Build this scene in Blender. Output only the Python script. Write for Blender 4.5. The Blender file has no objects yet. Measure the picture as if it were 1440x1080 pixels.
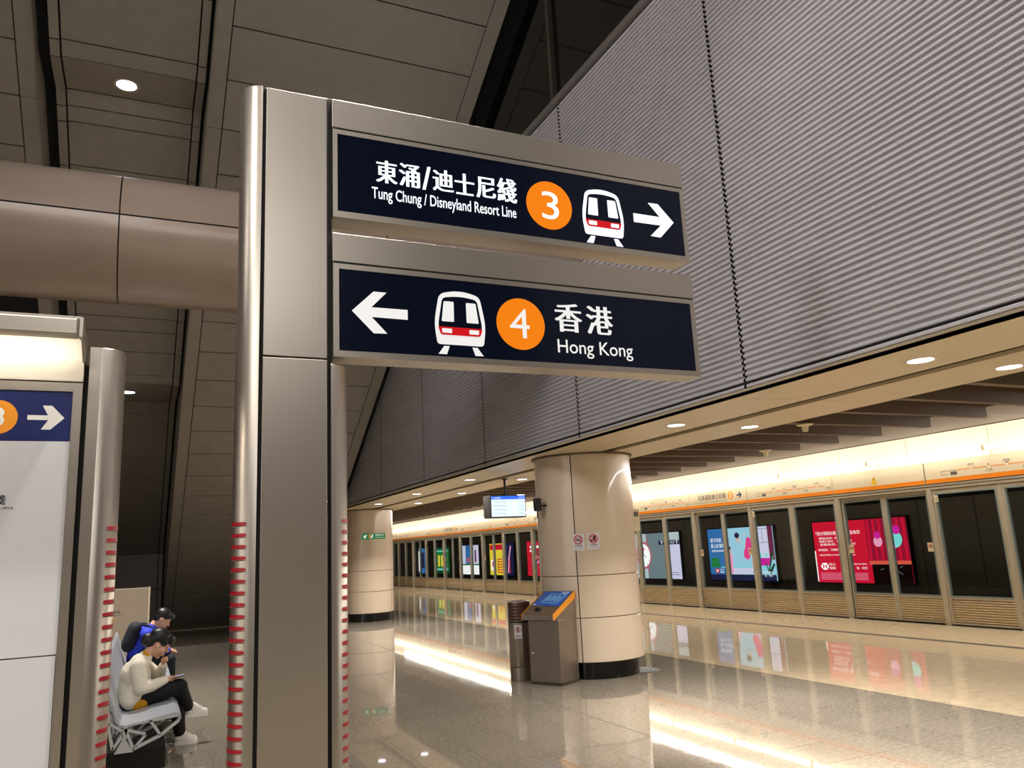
import bpy, bmesh, math, random
from mathutils import Matrix, Vector, Euler
random.seed(7)
PI = math.pi
sc = bpy.context.scene
COL = sc.collection

# ------------------------------------------------------------------ camera
CAMLOC = Vector((0, 0, 1.6))
YAW, PIT, ROL, FPX = 4.38552967e-01, 2.04238485e-01, -5.00026397e-02, 1115.57
def cam_axes():
    f = Vector((math.sin(YAW)*math.cos(PIT), math.cos(YAW)*math.cos(PIT), math.sin(PIT)))
    r = Vector((math.cos(YAW), -math.sin(YAW), 0)); u = r.cross(f)
    return math.cos(ROL)*r+math.sin(ROL)*u, -math.sin(ROL)*r+math.cos(ROL)*u, f
RT, UP, FW = cam_axes()
cd = bpy.data.cameras.new('camera'); cam = bpy.data.objects.new('camera', cd); COL.objects.link(cam)
cd.sensor_width = 36; cd.lens = FPX/1440*36; cd.clip_end = 200; cd.clip_start = 0.05
cam.matrix_world = Matrix(((RT.x, UP.x, -FW.x, CAMLOC.x), (RT.y, UP.y, -FW.y, CAMLOC.y), (RT.z, UP.z, -FW.z, CAMLOC.z), (0, 0, 0, 1)))
sc.camera = cam

# ------------------------------------------------------------------ world, exposure
w = bpy.data.worlds.new('world'); sc.world = w; w.use_nodes = True
w.node_tree.nodes['Background'].inputs[0].default_value = (1.0, 0.9, 0.8, 1)
w.node_tree.nodes['Background'].inputs[1].default_value = 0.02
sc.view_settings.view_transform = 'Standard'
sc.view_settings.look = 'None'
sc.view_settings.exposure = 0.0
sc.view_settings.gamma = 1.0
sc.view_settings.use_curve_mapping = False
sc.cycles.use_denoising = True
sc.cycles.max_bounces = 8
sc.cycles.diffuse_bounces = 4
sc.cycles.glossy_bounces = 5
sc.cycles.transparent_max_bounces = 12
sc.cycles.caustics_reflective = False
sc.cycles.caustics_refractive = False
sc.cycles.sample_clamp_indirect = 4.0

TUBE_E = 9.0          # platform edge fluorescent tubes
DOWN_W = 46.0           # soffit downlights
def lamp(name, kind, loc, target, power, color=(1, .96, .90), size=1.0, size_y=None, spot=None, blend=.5):
    l = bpy.data.lights.new(name, kind); l.energy = power; l.color = color
    if kind == 'AREA':
        l.shape = 'RECTANGLE' if size_y else 'DISK'; l.size = size
        if size_y: l.size_y = size_y
    else:
        l.shadow_soft_size = size
    if spot: l.spot_size = spot; l.spot_blend = blend
    o = bpy.data.objects.new(name, l); COL.objects.link(o); o.location = loc
    o.rotation_euler = (Vector(target)-Vector(loc)).to_track_quat('-Z', 'Y').to_euler()
    return o
# added fill lamps for the steel fronts, above and behind the viewpoint
lamp('front_fill', 'AREA', (-2.5, -3.5, 8.5), (-1.0, 6, 2.0), 230, (1, .97, .94), 5.0, 3.0)
lamp('front_fill', 'AREA', (.6, -6.0, 6.5), (.6, 5, 3.0), 90, (1, .97, .94), 3.5, 2.4)
# unseen lamps added to brighten the hall floor and its bounce, shining straight down
for xx, yy in ((-2.6, 1.5), (2.2, 2.5), (-.4, -3.0)):
    lamp('hall_floor_fill', 'AREA', (xx, yy, 9.5), (xx, yy, 0), 170, (1, .95, .90), .5).data.spread = math.radians(85)
# tube rows of the opposite platform, across the hall
for yy in (-3, 4): lamp('opposite_tubes', 'AREA', (-11.5, yy, 1.7), (0, yy, 2.2), 80, (1, .94, .86), 6.8, 2.0)
# invented strips on the unseen wall, added for highlights on the post caps
for yy in (-4, 3): lamp('cap_highlight_fill', 'AREA', (-5.2, yy, 3.3), (3, yy, 2.6), 40, (1, .96, .92), 6.0, 1.0)
# tubes of the trough above the platform doors, thrown towards the floor
for yy in (3, 17, 31): lamp('trough_tubes', 'AREA', (11.64, yy+.5, 3.09), (8.0, yy+.5, 0), 460, (1, .96, .90), 13.6, .07)
# dim fill added inside the track tunnel so its wall panels show
for yy in (10, 28): lamp('tunnel_fill', 'AREA', (13.2, yy, 3.2), (15.3, yy, .8), 22, (1, .95, .86), 16, .1)
# wall washer that lights the ribbed wall from the opposite side of the hall
lamp('wall_washer', 'SPOT', (-4.2, 4.0, 7.5), (4.41, 7.6, 5.0), 1200, (1, .96, .94), .9, spot=math.radians(68), blend=.8)

# ------------------------------------------------------------------ materials
def lin(c):
    if isinstance(c, str):
        c = c.lstrip('#'); c = [int(c[i:i+2], 16)/255 for i in (0, 2, 4)]
    return tuple(x/12.92 if x <= .04045 else ((x+.055)/1.055)**2.4 for x in c)
MATS = {}
def mat(name, col, rough=.5, metal=0., spec=.5, noise=0., nscale=8., bump=0., bscale=60., coat=0., stretch=None, rnd=0., emit=None, estr=0.):
    m = bpy.data.materials.new(name); m.use_nodes = True
    nt = m.node_tree; N = nt.nodes; L = nt.links; p = N['Principled BSDF']
    c = lin(col); p.inputs['Base Color'].default_value = (*c, 1)
    p.inputs['Roughness'].default_value = rough; p.inputs['Metallic'].default_value = metal
    p.inputs['Specular IOR Level'].default_value = spec
    if coat: p.inputs['Coat Weight'].default_value = coat; p.inputs['Coat Roughness'].default_value = .04
    tc = None
    def coords(scale):
        tc = N.new('ShaderNodeTexCoord'); mp = N.new('ShaderNodeMapping'); L.new(tc.outputs['Object'], mp.inputs[0])
        mp.inputs['Scale'].default_value = scale if hasattr(scale, '__len__') else (scale,)*3
        return mp.outputs[0]
    out = None
    if noise:
        n = N.new('ShaderNodeTexNoise'); n.inputs['Scale'].default_value = 1.0; n.inputs['Detail'].default_value = 5
        L.new(coords(stretch or nscale), n.inputs['Vector'])
        r = N.new('ShaderNodeMapRange'); r.inputs[1].default_value = .3; r.inputs[2].default_value = .7
        r.inputs[3].default_value = 1-noise; r.inputs[4].default_value = 1+noise; L.new(n.outputs['Fac'], r.inputs[0])
        x = N.new('ShaderNodeVectorMath'); x.operation = 'SCALE'; x.inputs[0].default_value = c; L.new(r.outputs[0], x.inputs['Scale'])
        out = x.outputs[0]
    if rnd:
        oi = N.new('ShaderNodeObjectInfo'); r = N.new('ShaderNodeMapRange'); r.inputs[3].default_value = 1-rnd; r.inputs[4].default_value = 1+rnd
        L.new(oi.outputs['Random'], r.inputs[0])
        x = N.new('ShaderNodeVectorMath'); x.operation = 'SCALE'
        if out: L.new(out, x.inputs[0])
        else: x.inputs[0].default_value = c
        L.new(r.outputs[0], x.inputs['Scale']); out = x.outputs[0]
    if out: L.new(out, p.inputs['Base Color'])
    if bump:
        n = N.new('ShaderNodeTexNoise'); n.inputs['Scale'].default_value = 1.0; n.inputs['Detail'].default_value = 3
        L.new(coords(bscale), n.inputs['Vector'])
        bp = N.new('ShaderNodeBump'); bp.inputs['Strength'].default_value = bump; bp.inputs['Distance'].default_value = .01
        L.new(n.outputs['Fac'], bp.inputs['Height']); L.new(bp.outputs[0], p.inputs['Normal'])
    if emit is not None:
        p.inputs['Emission Color'].default_value = (*lin(emit), 1); p.inputs['Emission Strength'].default_value = estr
    MATS[name] = m
    return m
def emis(name, col, s=1.0):
    m = mat(name, col, rough=.3, spec=.3, emit=col, estr=s)
    m.node_tree.nodes['Principled BSDF'].inputs['Base Color'].default_value = (*(x*.25 for x in lin(col)), 1)   # printed film over a light box
    return m

STEEL = mat('brushed_steel', '#bdb4a8', .33, .95, noise=.025, stretch=(90, 90, 1.2), bump=.012, bscale=(160, 160, 1.5))
STEELH = mat('brushed_steel_horizontal', '#bdb4a8', .33, .95, noise=.025, stretch=(1.2, 90, 90), bump=.012, bscale=(1.5, 160, 160))
STEELD = mat('dark_steel', '#6f675c', .35, .85, noise=.08, nscale=9)
BLACK = mat('black_gap', '#0a0909', .7)
BLACKG = mat('black_gloss', '#0b0a0a', .18)
SHELL = mat('shell_panel_paint', '#9b948a', .62, noise=.06, nscale=5, rnd=.025)
SHELLB = mat('shell_joint', '#171513', .9)
RIB = mat('ribbed_aluminium', '#c2bec2', .40, .25, noise=.04, nscale=4)
RIBT = mat('wall_trim_metal', '#8a8480', .4, .6, noise=.04, nscale=5)
SOFF = mat('soffit_enamel', '#cdbd9f', .34, .1, noise=.03, nscale=3)
SOFFG = mat('soffit_groove', '#7d6f58', .5)
ENAM = mat('column_enamel', '#cfbda6', .22, coat=.25, noise=.02, nscale=3)
TUBEM = mat('duct_enamel', '#9d8c7e', .30, .1, coat=.25, noise=.03, nscale=3)
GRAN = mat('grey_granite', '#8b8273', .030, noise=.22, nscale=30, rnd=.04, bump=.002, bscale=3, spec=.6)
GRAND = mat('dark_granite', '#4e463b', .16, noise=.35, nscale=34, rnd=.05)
BEIG = mat('beige_stone', '#d0bc9c', .03, noise=.10, nscale=9, rnd=.02, bump=.002, bscale=2, spec=.6)
JOINT = mat('floor_joint', '#4c4336', .8)
DRAIN = mat('drain_channel_metal', '#453826', .6, .1, noise=.2, nscale=40)
KERB = mat('kerb_stone', '#8d8577', .6, noise=.12, nscale=12)
BAFF = mat('ceiling_baffle_paint', '#5f4e3d', .6, noise=.05, nscale=4)
BULK = mat('bulkhead_paint', '#6d5b48', .5, noise=.04, nscale=4)
VOID = mat('ceiling_void', '#1d1915', .9)
WHITE = mat('white_reflector', '#efe8d8', .45, noise=.01, nscale=3)
HDR = mat('header_enamel', '#e0d6c0', .35, noise=.015, nscale=4)
ORANGE = mat('orange_band', '#e8861a', .4, noise=.02, nscale=4)
ALU = mat('door_frame_aluminium', '#c9bfab', .36, .5, noise=.05, nscale=12)
KICK = mat('kick_panel_steel', '#c9b798', .36, .5, noise=.06, nscale=12)
GASK = mat('grey_gasket', '#7f8a88', .5, .3, noise=.03, nscale=8)
TUNW = mat('tunnel_wall_panel', '#6a6052', .6, noise=.08, nscale=3)
TUNB = mat('tunnel_dark', '#14110f', .9)
WPAINT = mat('hall_wall_paint', '#8b8278', .6, noise=.05, nscale=3)
ROOFM = mat('hall_roof_paint', '#8a8278', .7, noise=.05, nscale=3)
PLASB = mat('black_plastic', '#15130f', .4)
PLASW = mat('ivory_plastic', '#d9ccaa', .4)
BEIGEB = mat('beige_board_paint', '#a3947f', .5, noise=.04, nscale=6)
NAVYP = mat('navy_print', '#14205e', .35)
WHITEP = mat('white_sheet', '#d6d6d9', .35, noise=.01, nscale=2)
ORANP = mat('orange_print', '#f59b1e', .4)
WHP = mat('white_print', '#f5f3f0', .4)
BKP = mat('black_print', '#17151c', .5)
GREYP = mat('grey_print', '#5f5a4f', .5)
BLUEP = mat('blue_panel_print', '#1f5fc4', .3)
LBLUEP = mat('pale_blue_print', '#8fd0f5', .4)
REDP = mat('red_print', '#c41a2c', .45)
REDR = mat('red_reflector', '#a80f22', .35)
YELP = mat('yellow_print', '#f0c419', .45)
KORAN = mat('kiosk_orange_side', '#e09018', .4, noise=.03, nscale=6)
BINR = mat('bin_red_slat', '#6b2a26', .4, .3)
LETW = emis('lit_white', '#eef7ff', 1.25)
LETW2 = emis('lit_white_soft', '#f0efed', .82)
LETO = emis('lit_orange', '#f07f0c', .85)
LETR = emis('lit_red', '#d2121c', .75)
NAVY = mat('sign_face_navy', '#04070f', .16, spec=.2, emit='#0a1020', estr=.5)
LAMPD = emis('downlight_lens', '#f4ecff', 7.0)
TUBE = emis('fluorescent_tube', '#fff3de', TUBE_E)
HOODT = emis('hood_tube', '#fff6e6', 24.0)

def glass_mat(name, tint, ior=1.5, rough=0.0):
    m = bpy.data.materials.new(name); m.use_nodes = True; nt = m.node_tree; N = nt.nodes; L = nt.links
    for n in list(N): N.remove(n)
    o = N.new('ShaderNodeOutputMaterial'); mx = N.new('ShaderNodeMixShader'); t = N.new('ShaderNodeBsdfTransparent'); g = N.new('ShaderNodeBsdfGlossy'); fr = N.new('ShaderNodeFresnel')
    t.inputs[0].default_value = (*tint, 1); g.inputs['Roughness'].default_value = rough; 
    geo = N.new('ShaderNodeNewGeometry'); pw = N.new('ShaderNodeMath'); pw.operation = 'POWER'; pw.inputs[0].default_value = ior
    mm = N.new('ShaderNodeMath'); mm.operation = 'MULTIPLY_ADD'; mm.inputs[1].default_value = -2; mm.inputs[2].default_value = 1
    L.new(geo.outputs['Backfacing'], mm.inputs[0]); L.new(mm.outputs[0], pw.inputs[1]); L.new(pw.outputs[0], fr.inputs[0])
    L.new(fr.outputs[0], mx.inputs[0]); L.new(t.outputs[0], mx.inputs[1]); L.new(g.outputs[0], mx.inputs[2]); L.new(mx.outputs[0], o.inputs[0])
    return m
GLASS = glass_mat('door_glass', (.80, .84, .82), 1.35)
DGLASS = mat('dark_glazing', '#060807', .06, spec=.5)

# ------------------------------------------------------------------ object helpers
WORLD = {}            # root object -> world matrix of the thing
def _inv(parent):
    while parent is not None:
        if parent in WORLD: return WORLD[parent].inverted()
        parent = parent.parent
    return Matrix()
def setp(o, label=None, cat=None, group=None, kind=None):
    if label: o['label'] = label
    if cat: o['category'] = cat
    if group: o['group'] = group
    if kind: o['kind'] = kind
    return o
def thing(name, label, cat, loc=(0, 0, 0), rz=0., group=None):
    o = bpy.data.objects.new(name, None); COL.objects.link(o); o.empty_display_size = .1
    o.location = loc; o.rotation_euler = (0, 0, rz)
    WORLD[o] = Matrix.Translation(Vector(loc)) @ Matrix.Rotation(rz, 4, 'Z')
    return setp(o, label, cat, group)
def struct(name, label=None):
    o = bpy.data.objects.new(name, None); COL.objects.link(o); o['kind'] = 'structure'; WORLD[o] = Matrix()
    if label: o['label'] = label
    return o
class MB:
    def __init__(s): s.v = []; s.f = []
    def add(s, vs, fs):
        k = len(s.v); s.v += [tuple(v) for v in vs]; s.f += [tuple(i+k for i in f) for f in fs]; return s
    def box(s, x0, x1, y0, y1, z0, z1):
        return s.add([(x0, y0, z0), (x1, y0, z0), (x1, y1, z0), (x0, y1, z0), (x0, y0, z1), (x1, y0, z1), (x1, y1, z1), (x0, y1, z1)],
                     [(0, 3, 2, 1), (4, 5, 6, 7), (0, 1, 5, 4), (1, 2, 6, 5), (2, 3, 7, 6), (3, 0, 4, 7)])
    def hexa(s, p):   # 4 bottom points, 4 top points
        return s.add(p, [(0, 3, 2, 1), (4, 5, 6, 7), (0, 1, 5, 4), (1, 2, 6, 5), (2, 3, 7, 6), (3, 0, 4, 7)])
    def prism(s, pts, fn, a, b):   # polygon pts -> fn(p, t) at t=a and t=b
        n = len(pts)
        return s.add([fn(p, a) for p in pts]+[fn(p, b) for p in pts],
                     [tuple(range(n))[::-1], tuple(range(n, 2*n))]+[(i, (i+1) % n, n+(i+1) % n, n+i) for i in range(n)])
    def cyl(s, p0, p1, r0, r1=None, n=16, caps=True):
        r1 = r0 if r1 is None else r1
        p0 = Vector(p0); p1 = Vector(p1); d = (p1-p0).normalized(); a = d.orthogonal().normalized(); b = d.cross(a)
        vs = [p0+(a*math.cos(t)+b*math.sin(t))*r0 for t in (2*PI*i/n for i in range(n))]+[p1+(a*math.cos(t)+b*math.sin(t))*r1 for t in (2*PI*i/n for i in range(n))]
        fs = [(i, (i+1) % n, n+(i+1) % n, n+i) for i in range(n)]
        if caps: fs += [tuple(range(n))[::-1], tuple(range(n, 2*n))]
        return s.add(vs, fs)
    def lathe(s, prof, c=(0, 0), n=32, a0=0., a1=2*PI):   # prof (r,z) open polyline
        full = abs(a1-a0-2*PI) < 1e-6; m = n if full else n+1
        vs = []
        for i in range(m):
            t = a0+(a1-a0)*i/n
            vs += [(c[0]+r*math.cos(t), c[1]+r*math.sin(t), z) for r, z in prof]
        k = len(prof); fs = []
        for i in range(n):
            j = (i+1) % m
            fs += [(i*k+q, j*k+q, j*k+q+1, i*k+q+1) for q in range(k-1)]
        return s.add(vs, fs)
    def tube(s, pts, r, n=8):
        for a, b in zip(pts, pts[1:]): s.cyl(a, b, r, n=n)
        return s
    def build(s, name, m, parent=None, local=False, smooth=False, bevel=0., kind=None, label=None, seg=2):
        me = bpy.data.meshes.new(name)
        vs = s.v
        if not local and parent is not None:
            inv = _inv(parent); vs = [tuple(inv @ Vector(v)) for v in vs]
        me.from_pydata(vs, [], s.f); me.update()
        bm = bmesh.new(); bm.from_mesh(me); bmesh.ops.recalc_face_normals(bm, faces=bm.faces); bm.to_mesh(me); bm.free()
        if smooth:
            for p in me.polygons: p.use_smooth = True
            try: me.set_sharp_from_angle(angle=math.radians(40))
            except Exception: pass
        me.materials.append(m)
        return link(name, me, parent, bevel, kind, label, seg)
def link(name, me, parent=None, bevel=0., kind=None, label=None, seg=2):
    o = bpy.data.objects.new(name, me); COL.objects.link(o)
    if parent is not None: o.parent = parent
    if bevel:
        b = o.modifiers.new('bevel', 'BEVEL'); b.width = bevel; b.segments = seg; b.limit_method = 'ANGLE'; b.angle_limit = math.radians(40)
    if kind: o['kind'] = kind
    if label: o['label'] = label
    return o
def clone(o, parent=None, loc=None):
    c = o.copy(); COL.objects.link(c)
    if parent is not None: c.parent = parent
    if loc is not None: c.location = loc
    return c
class Fr:       # drawing frame: origin, right, up ; normal faces the viewer
    def __init__(s, o, u, v): s.o = Vector(o); s.u = Vector(u).normalized(); s.v = Vector(v).normalized(); s.n = s.u.cross(s.v)
    def p(s, a, b, h=0.): return s.o+s.u*a+s.v*b+s.n*h
FX = Fr((0, 0, 0), (1, 0, 0), (0, 0, 1))
def plate(name, polys, fr, h, m, parent, t=.0015, local=False, label=None):
    if isinstance(polys, tuple):            # ring: (cx, cy, outer, inner, n)
        cx, cy, r1, r0, n = polys; pr = ((r1, h-t), (r1, h), (r0, h), (r0, h-t)); vs = []; fs = []
        for i in range(n):
            a = 2*PI*i/n; vs += [fr.p(cx+r*math.cos(a), cy+r*math.sin(a), z) for r, z in pr]; j = (i+1) % n
            fs += [(4*i+q, 4*j+q, 4*j+(q+1) % 4, 4*i+(q+1) % 4) for q in range(4)]
        return MB().add(vs, fs).build(name, m, parent, local=local, label=label)
    for q in polys: o = MB().prism(q, lambda p, tt: fr.p(p[0], p[1], tt), h-t, h).build(name, m, parent, local=local, label=label)
    return o
def circ(cx, cy, r, n=40, ry=None): return [(cx+r*math.cos(2*PI*i/n), cy+(ry or r)*math.sin(2*PI*i/n)) for i in range(n)]
def rect(a, b, c, d): return [(a, c), (b, c), (b, d), (a, d)]
def ring(cx, cy, r1, r0, n=36): return (cx, cy, r1, r0, n)
ARW = [(-.157, .0295), (.049, .0295), (-.035, .118), (.040, .118), (.157, 0), (.040, -.118), (-.035, -.118), (.049, -.0295), (-.157, -.0295)]
def arrow(cx, cy, k, a=0.): return [(cx+k*(x*math.cos(a)-y*math.sin(a)), cy+k*(x*math.sin(a)+y*math.cos(a))) for x, y in ARW]
def bar(x0, y0, x1, y1, wd):
    dx, dy = x1-x0, y1-y0; l = math.hypot(dx, dy); nx, ny = -dy/l*wd/2, dx/l*wd/2
    return [(x0+nx, y0+ny), (x0-nx, y0-ny), (x1-nx, y1-ny), (x1+nx, y1+ny)]
def rounded(pts, r, n=5):
    out = []; N = len(pts)
    for i in range(N):
        p = Vector(pts[i]); a = Vector(pts[i-1]); b = Vector(pts[(i+1) % N]); rr = r[i] if hasattr(r, '__len__') else r
        da = (a-p); db = (b-p); rr = min(rr, da.length*.49, db.length*.49)
        s = p+da.normalized()*rr; e = p+db.normalized()*rr
        for k in range(n+1):
            t = k/n; q = s*(1-t)**2+p*2*t*(1-t)+e*t*t; out.append((q.x, q.y))
    return out
def text(name, body, x0, x1, y0, y1, fr, h, m, parent, bold=0., ming=0., local=False, res=3, ext=0.0008, label=None):
    """Writing fitted to a rectangle of the frame, thin raised letters."""
    cu = bpy.data.curves.new('t', 'FONT'); cu.body = body; cu.size = 1; cu.resolution_u = res; cu.offset = bold; cu.extrude = 0
    ob = bpy.data.objects.new('t', cu); COL.objects.link(ob); dg = bpy.context.evaluated_depsgraph_get(); dg.update()
    me = bpy.data.meshes.new_from_object(ob.evaluated_get(dg)); bpy.data.objects.remove(ob); bpy.data.curves.remove(cu)
    if not me.vertices: return None
    xs = [v.co.x for v in me.vertices]; ys = [v.co.y for v in me.vertices]
    ax, bx, ay, by = min(xs), max(xs), min(ys), max(ys)
    sx = (x1-x0)/max(bx-ax, 1e-4); sy = (y1-y0)/max(by-ay, 1e-4)
    inv = Matrix() if local else _inv(parent)
    vs = []; fs = []
    for k, dx in enumerate((-ming, 0, ming) if ming else (0,)):
        base = len(vs)
        for v in me.vertices: vs.append(tuple(inv @ fr.p(x0+(v.co.x-ax)*sx+dx, y0+(v.co.y-ay)*sy, h+k*.00015)))
        fs += [tuple(base+i for i in p.vertices) for p in me.polygons]
    bpy.data.meshes.remove(me)
    nm = bpy.data.meshes.new(name); nm.from_pydata(vs, [], fs); nm.update(); nm.materials.append(m)
    return link(name, nm, parent, label=label)

# ================================================================== STRUCTURE
SL = math.hypot(1, .58)
NRM = Vector((0, -.58/SL, -1/SL))          # out of the sloping shell, towards the hall
def shell(X, s, d=0.):                     # s: distance up the slope
    y = 26-s/SL; return Vector((X, y, 13.958-.58*y))-NRM*d
# ---- sloping end wall of the hall
wb = struct('wall_back', 'grey panelled end wall sloping up over the hall')
def shell_panel(x0, x1, s0, s1, d=0., g=.011, t=.03, m=SHELL, name='panel'):
    q = [(x0+g, s0+g), (x1-g, s0+g), (x1-g, s1-g), (x0+g, s1-g)]
    return MB().hexa([shell(x, s, d+t) for x, s in q]+[shell(x, s, d) for x, s in q]).build(name, m, wb)
ROW = [8.337+.7565*k for k in range(-8, 19)]
for a, b in zip(ROW, ROW[1:]):
    shell_panel(.79, 4.09, a, b)
    if a > 14: shell_panel(-4.95, -1.66, a, b)
for k in range(0, 24, 4):
    a = ROW[k]; b = ROW[min(k+4, 26)]
    shell_panel(.572, .79, a, b, g=.004); shell_panel(4.09, 4.30, a, b, g=.004); shell_panel(-1.66, -1.455, a, b, g=.004)
MB().hexa([shell(x, s, .09) for x, s in ((.6, 1.9), (4.4, 1.9), (4.4, 22.2), (.6, 22.2))]+[shell(x, s, .034) for x, s in ((.6, 1.9), (4.28, 1.9), (4.28, 22.2), (.6, 22.2))]).build('backing', SHELLB, wb)
MB().hexa([shell(x, s, .09) for x, s in ((-5.3, 1.9), (-1.48, 1.9), (-1.48, 22.2), (-5.3, 22.2))]+[shell(x, s, .034) for x, s in ((-5.3, 1.9), (-1.48, 1.9), (-1.48, 22.2), (-5.3, 22.2))]).build('backing', SHELLB, wb)
# recessed bay: profile in (Y, z)
bay_segs = [[(6.2, 13.958+.3*SL-.58*6.2), (8.85, 13.958+.3*SL-.58*8.85), (9.65, 13.958+.3*SL-.58*9.65), (10.453, 8.242), (10.66, 8.122)],
            [(10.66, 8.122), (11.43, 8.122)],
            [(11.43, 8.122), (11.651, 7.992), (11.867, 7.867), (12.499, 7.5), (13.16, 7.117), (13.82, 6.734), (14.48, 6.351), (15.14, 5.968), (15.449, 5.789), (15.906, 5.525), (16.446, 5.211), (16.651, 5.092)],
            [(16.651, 5.092), (18.531, 5.092)],
            [(18.531, 5.092), (18.904, 4.876), (19.558, 4.497), (20.227, 4.109), (20.88, 3.73), (21.53, 3.353), (22.2, 2.964), (22.85, 2.587), (23.967, 1.939)],
            [(23.967, 1.939), (23.967, 1.0), (23.967, 0.02)]]
def bay_panel(x0, x1, p, q, t=.03, g=.010, lift=0., name='panel'):
    p = Vector((0, p[0], p[1])); q = Vector((0, q[0], q[1])); d = (q-p).normalized(); n = Vector((0, d.z, -d.y))
    if n.z > 0 or (abs(n.z) < 1e-6 and n.y > 0): n = -n
    p = p+d*g; q = q-d*g
    A = lambda x, r, h: Vector((x, r.y, r.z))+n*h
    return MB().hexa([A(x0+g, p, -t+lift), A(x1-g, p, -t+lift), A(x1-g, q, -t+lift), A(x0+g, q, -t+lift), A(x0+g, p, lift), A(x1-g, p, lift), A(x1-g, q, lift), A(x0+g, q, lift)]).build(name, SHELL, wb)
for seg in bay_segs:
    for p, q in zip(seg, seg[1:]):
        bay_panel(-1.205, .425, p, q)
        bay_panel(.425, .548, p, q, lift=.04); bay_panel(-1.335, -1.205, p, q, lift=.04)
flat = [p for seg in bay_segs for p in seg]
bk = MB()
for p, q in zip(flat, flat[1:]):
    if p == q: continue
    bk.add([(-1.5, p[0]+.03, p[1]+.06), (.62, p[0]+.03, p[1]+.06), (.62, q[0]+.03, q[1]+.06), (-1.5, q[0]+.03, q[1]+.06)], [(0, 1, 2, 3)])
bk.build('backing', SHELLB, wb)
for x in (.585, -1.468):   # cheeks of the recess
    fp = [(y, z) for y, z in flat]
    c = MB()
    for p, q in zip(fp, fp[1:]):
        if abs(p[0]-q[0]) < 1e-6: continue
        fz = lambda y: max(.0, 13.958-.58*y-.02)
        c.add([(x, p[0], fz(p[0])), (x, q[0], fz(q[0])), (x, q[0]+.03, q[1]+.1), (x, p[0]+.03, p[1]+.1)], [(0, 1, 2, 3)])
    c.build('cheek', SHELL, wb)
# ---- ribbed wall above the platform, glazing over it
wr = struct('wall_right', 'pale ribbed metal wall above the platform aisle')
XW = 4.41
def rib_panel(y0, y1):
    prof = [(XW+.022, 2.775)]; z = 2.78
    while z < 6.88:
        prof += [(XW+.020, z), (XW, z+.008), (XW, z+.026), (XW+.020, z+.040)]; z += .0495
    prof.append((XW+.022, 6.905)); n = len(prof)
    vs = [(x, y0, z) for x, z in prof]+[(x, y1, z) for x, z in prof]
    b = MB().add(vs, [(i, i+1, n+i+1, n+i) for i in range(n-1)])
    return b.build('rib_panel', RIB, wr)
for k in range(-2, 6): rib_panel(4.94+2.755*k+.014, 4.94+2.755*(k+1)-.014)
MB().box(XW+.026, XW+.07, -6, 21.5, 2.75, 6.95).build('backing', BLACK, wr)
MB().box(XW-.03, XW+.06, -6, 21.5, 6.915, 7.0).build('top_rail', RIBT, wr, bevel=.006)
w1 = struct('window_1', 'dark clerestory glazing above the ribbed wall')
for k in range(-3, 5):
    MB().box(4.50, 4.515, 7.87+2.755*k+.03, 7.87+2.755*(k+1)-.03, 7.0, 12.4).build('pane', DGLASS, w1)
    MB().box(4.44, 4.52, 7.87+2.755*k-.035, 7.87+2.755*k+.035, 7.0, 12.4).build('mullion', STEELD, w1)
MB().box(4.52, 4.6, -6, 21.5, 7.0, 12.4).build('backing', BLACK, w1)
# ---- platform aisle ceiling
ce = struct('ceiling', 'soffit, dark baffles and bulkhead over the platform aisle')
ys = [9.43+2.86*k for k in range(-4, 6)]
for a in ys:
    y0, y1 = a-1.43, a+1.43
    MB().box(4.42, 5.25, y0+.003, y1-.003, 2.75, 2.78).build('soffit_panel', SOFF, ce)
    MB().box(5.42, 6.15, y0+.003, y1-.003, 2.75, 2.78).build('soffit_panel', SOFF, ce)
    MB().box(5.235, 5.435, y0+.05, y1-.05, 2.80, 2.81).build('groove_strip', SOFFG, ce)
MB().box(4.42, 6.15, -4, 24, 2.812, 2.83).build('backing', BLACK, ce)
MB().box(6.13, 6.15, -4, 46, 2.781, 3.6).build('fascia', SOFF, ce)
MB().box(4.42, 6.15, 23.8, 46, 2.75, 2.78).build('soffit_panel', SOFF, ce)
bm0 = MB().box(6.16, 9.76, 0, .10, 2.95, 3.16)
base = bm0.build('baffle', BAFF, ce); base.location.y = 6.56+.81*-8
for k in range(-7, 48): clone(base, ce, (0, 6.56+.81*k, 0))
MB().box(6.15, 12.4, -4, 46, 3.5, 3.55).build('void', VOID, ce)
MB().box(9.76, 9.80, -4, 46, 3.08, 3.5).build('fascia', BULK, ce)
for k in range(-3, 20):
    MB().box(9.80, 11.44, 2.3*k+.004, 2.3*(k+1)-.004, 3.08, 3.10).build('bulkhead_panel', BULK, ce)
MB().box(11.44, 11.50, -4, 46, 3.07, 3.5).build('bulkhead_edge', BULK, ce)
MB().box(11.50, 12.40, -4, 46, 3.40, 3.45).build('trough_top', WHITE, ce)
for k in range(-3, 24):
    y = 11.42+1.545*k
    if y < 46: MB().box(12.33, 12.36, y+.006, y+1.539, 2.70, 3.40).build('reflector_panel', WHITE, ce)
MB().box(12.362, 12.40, -4, 46, 2.68, 3.45).build('backing', SOFFG, ce)
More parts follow.
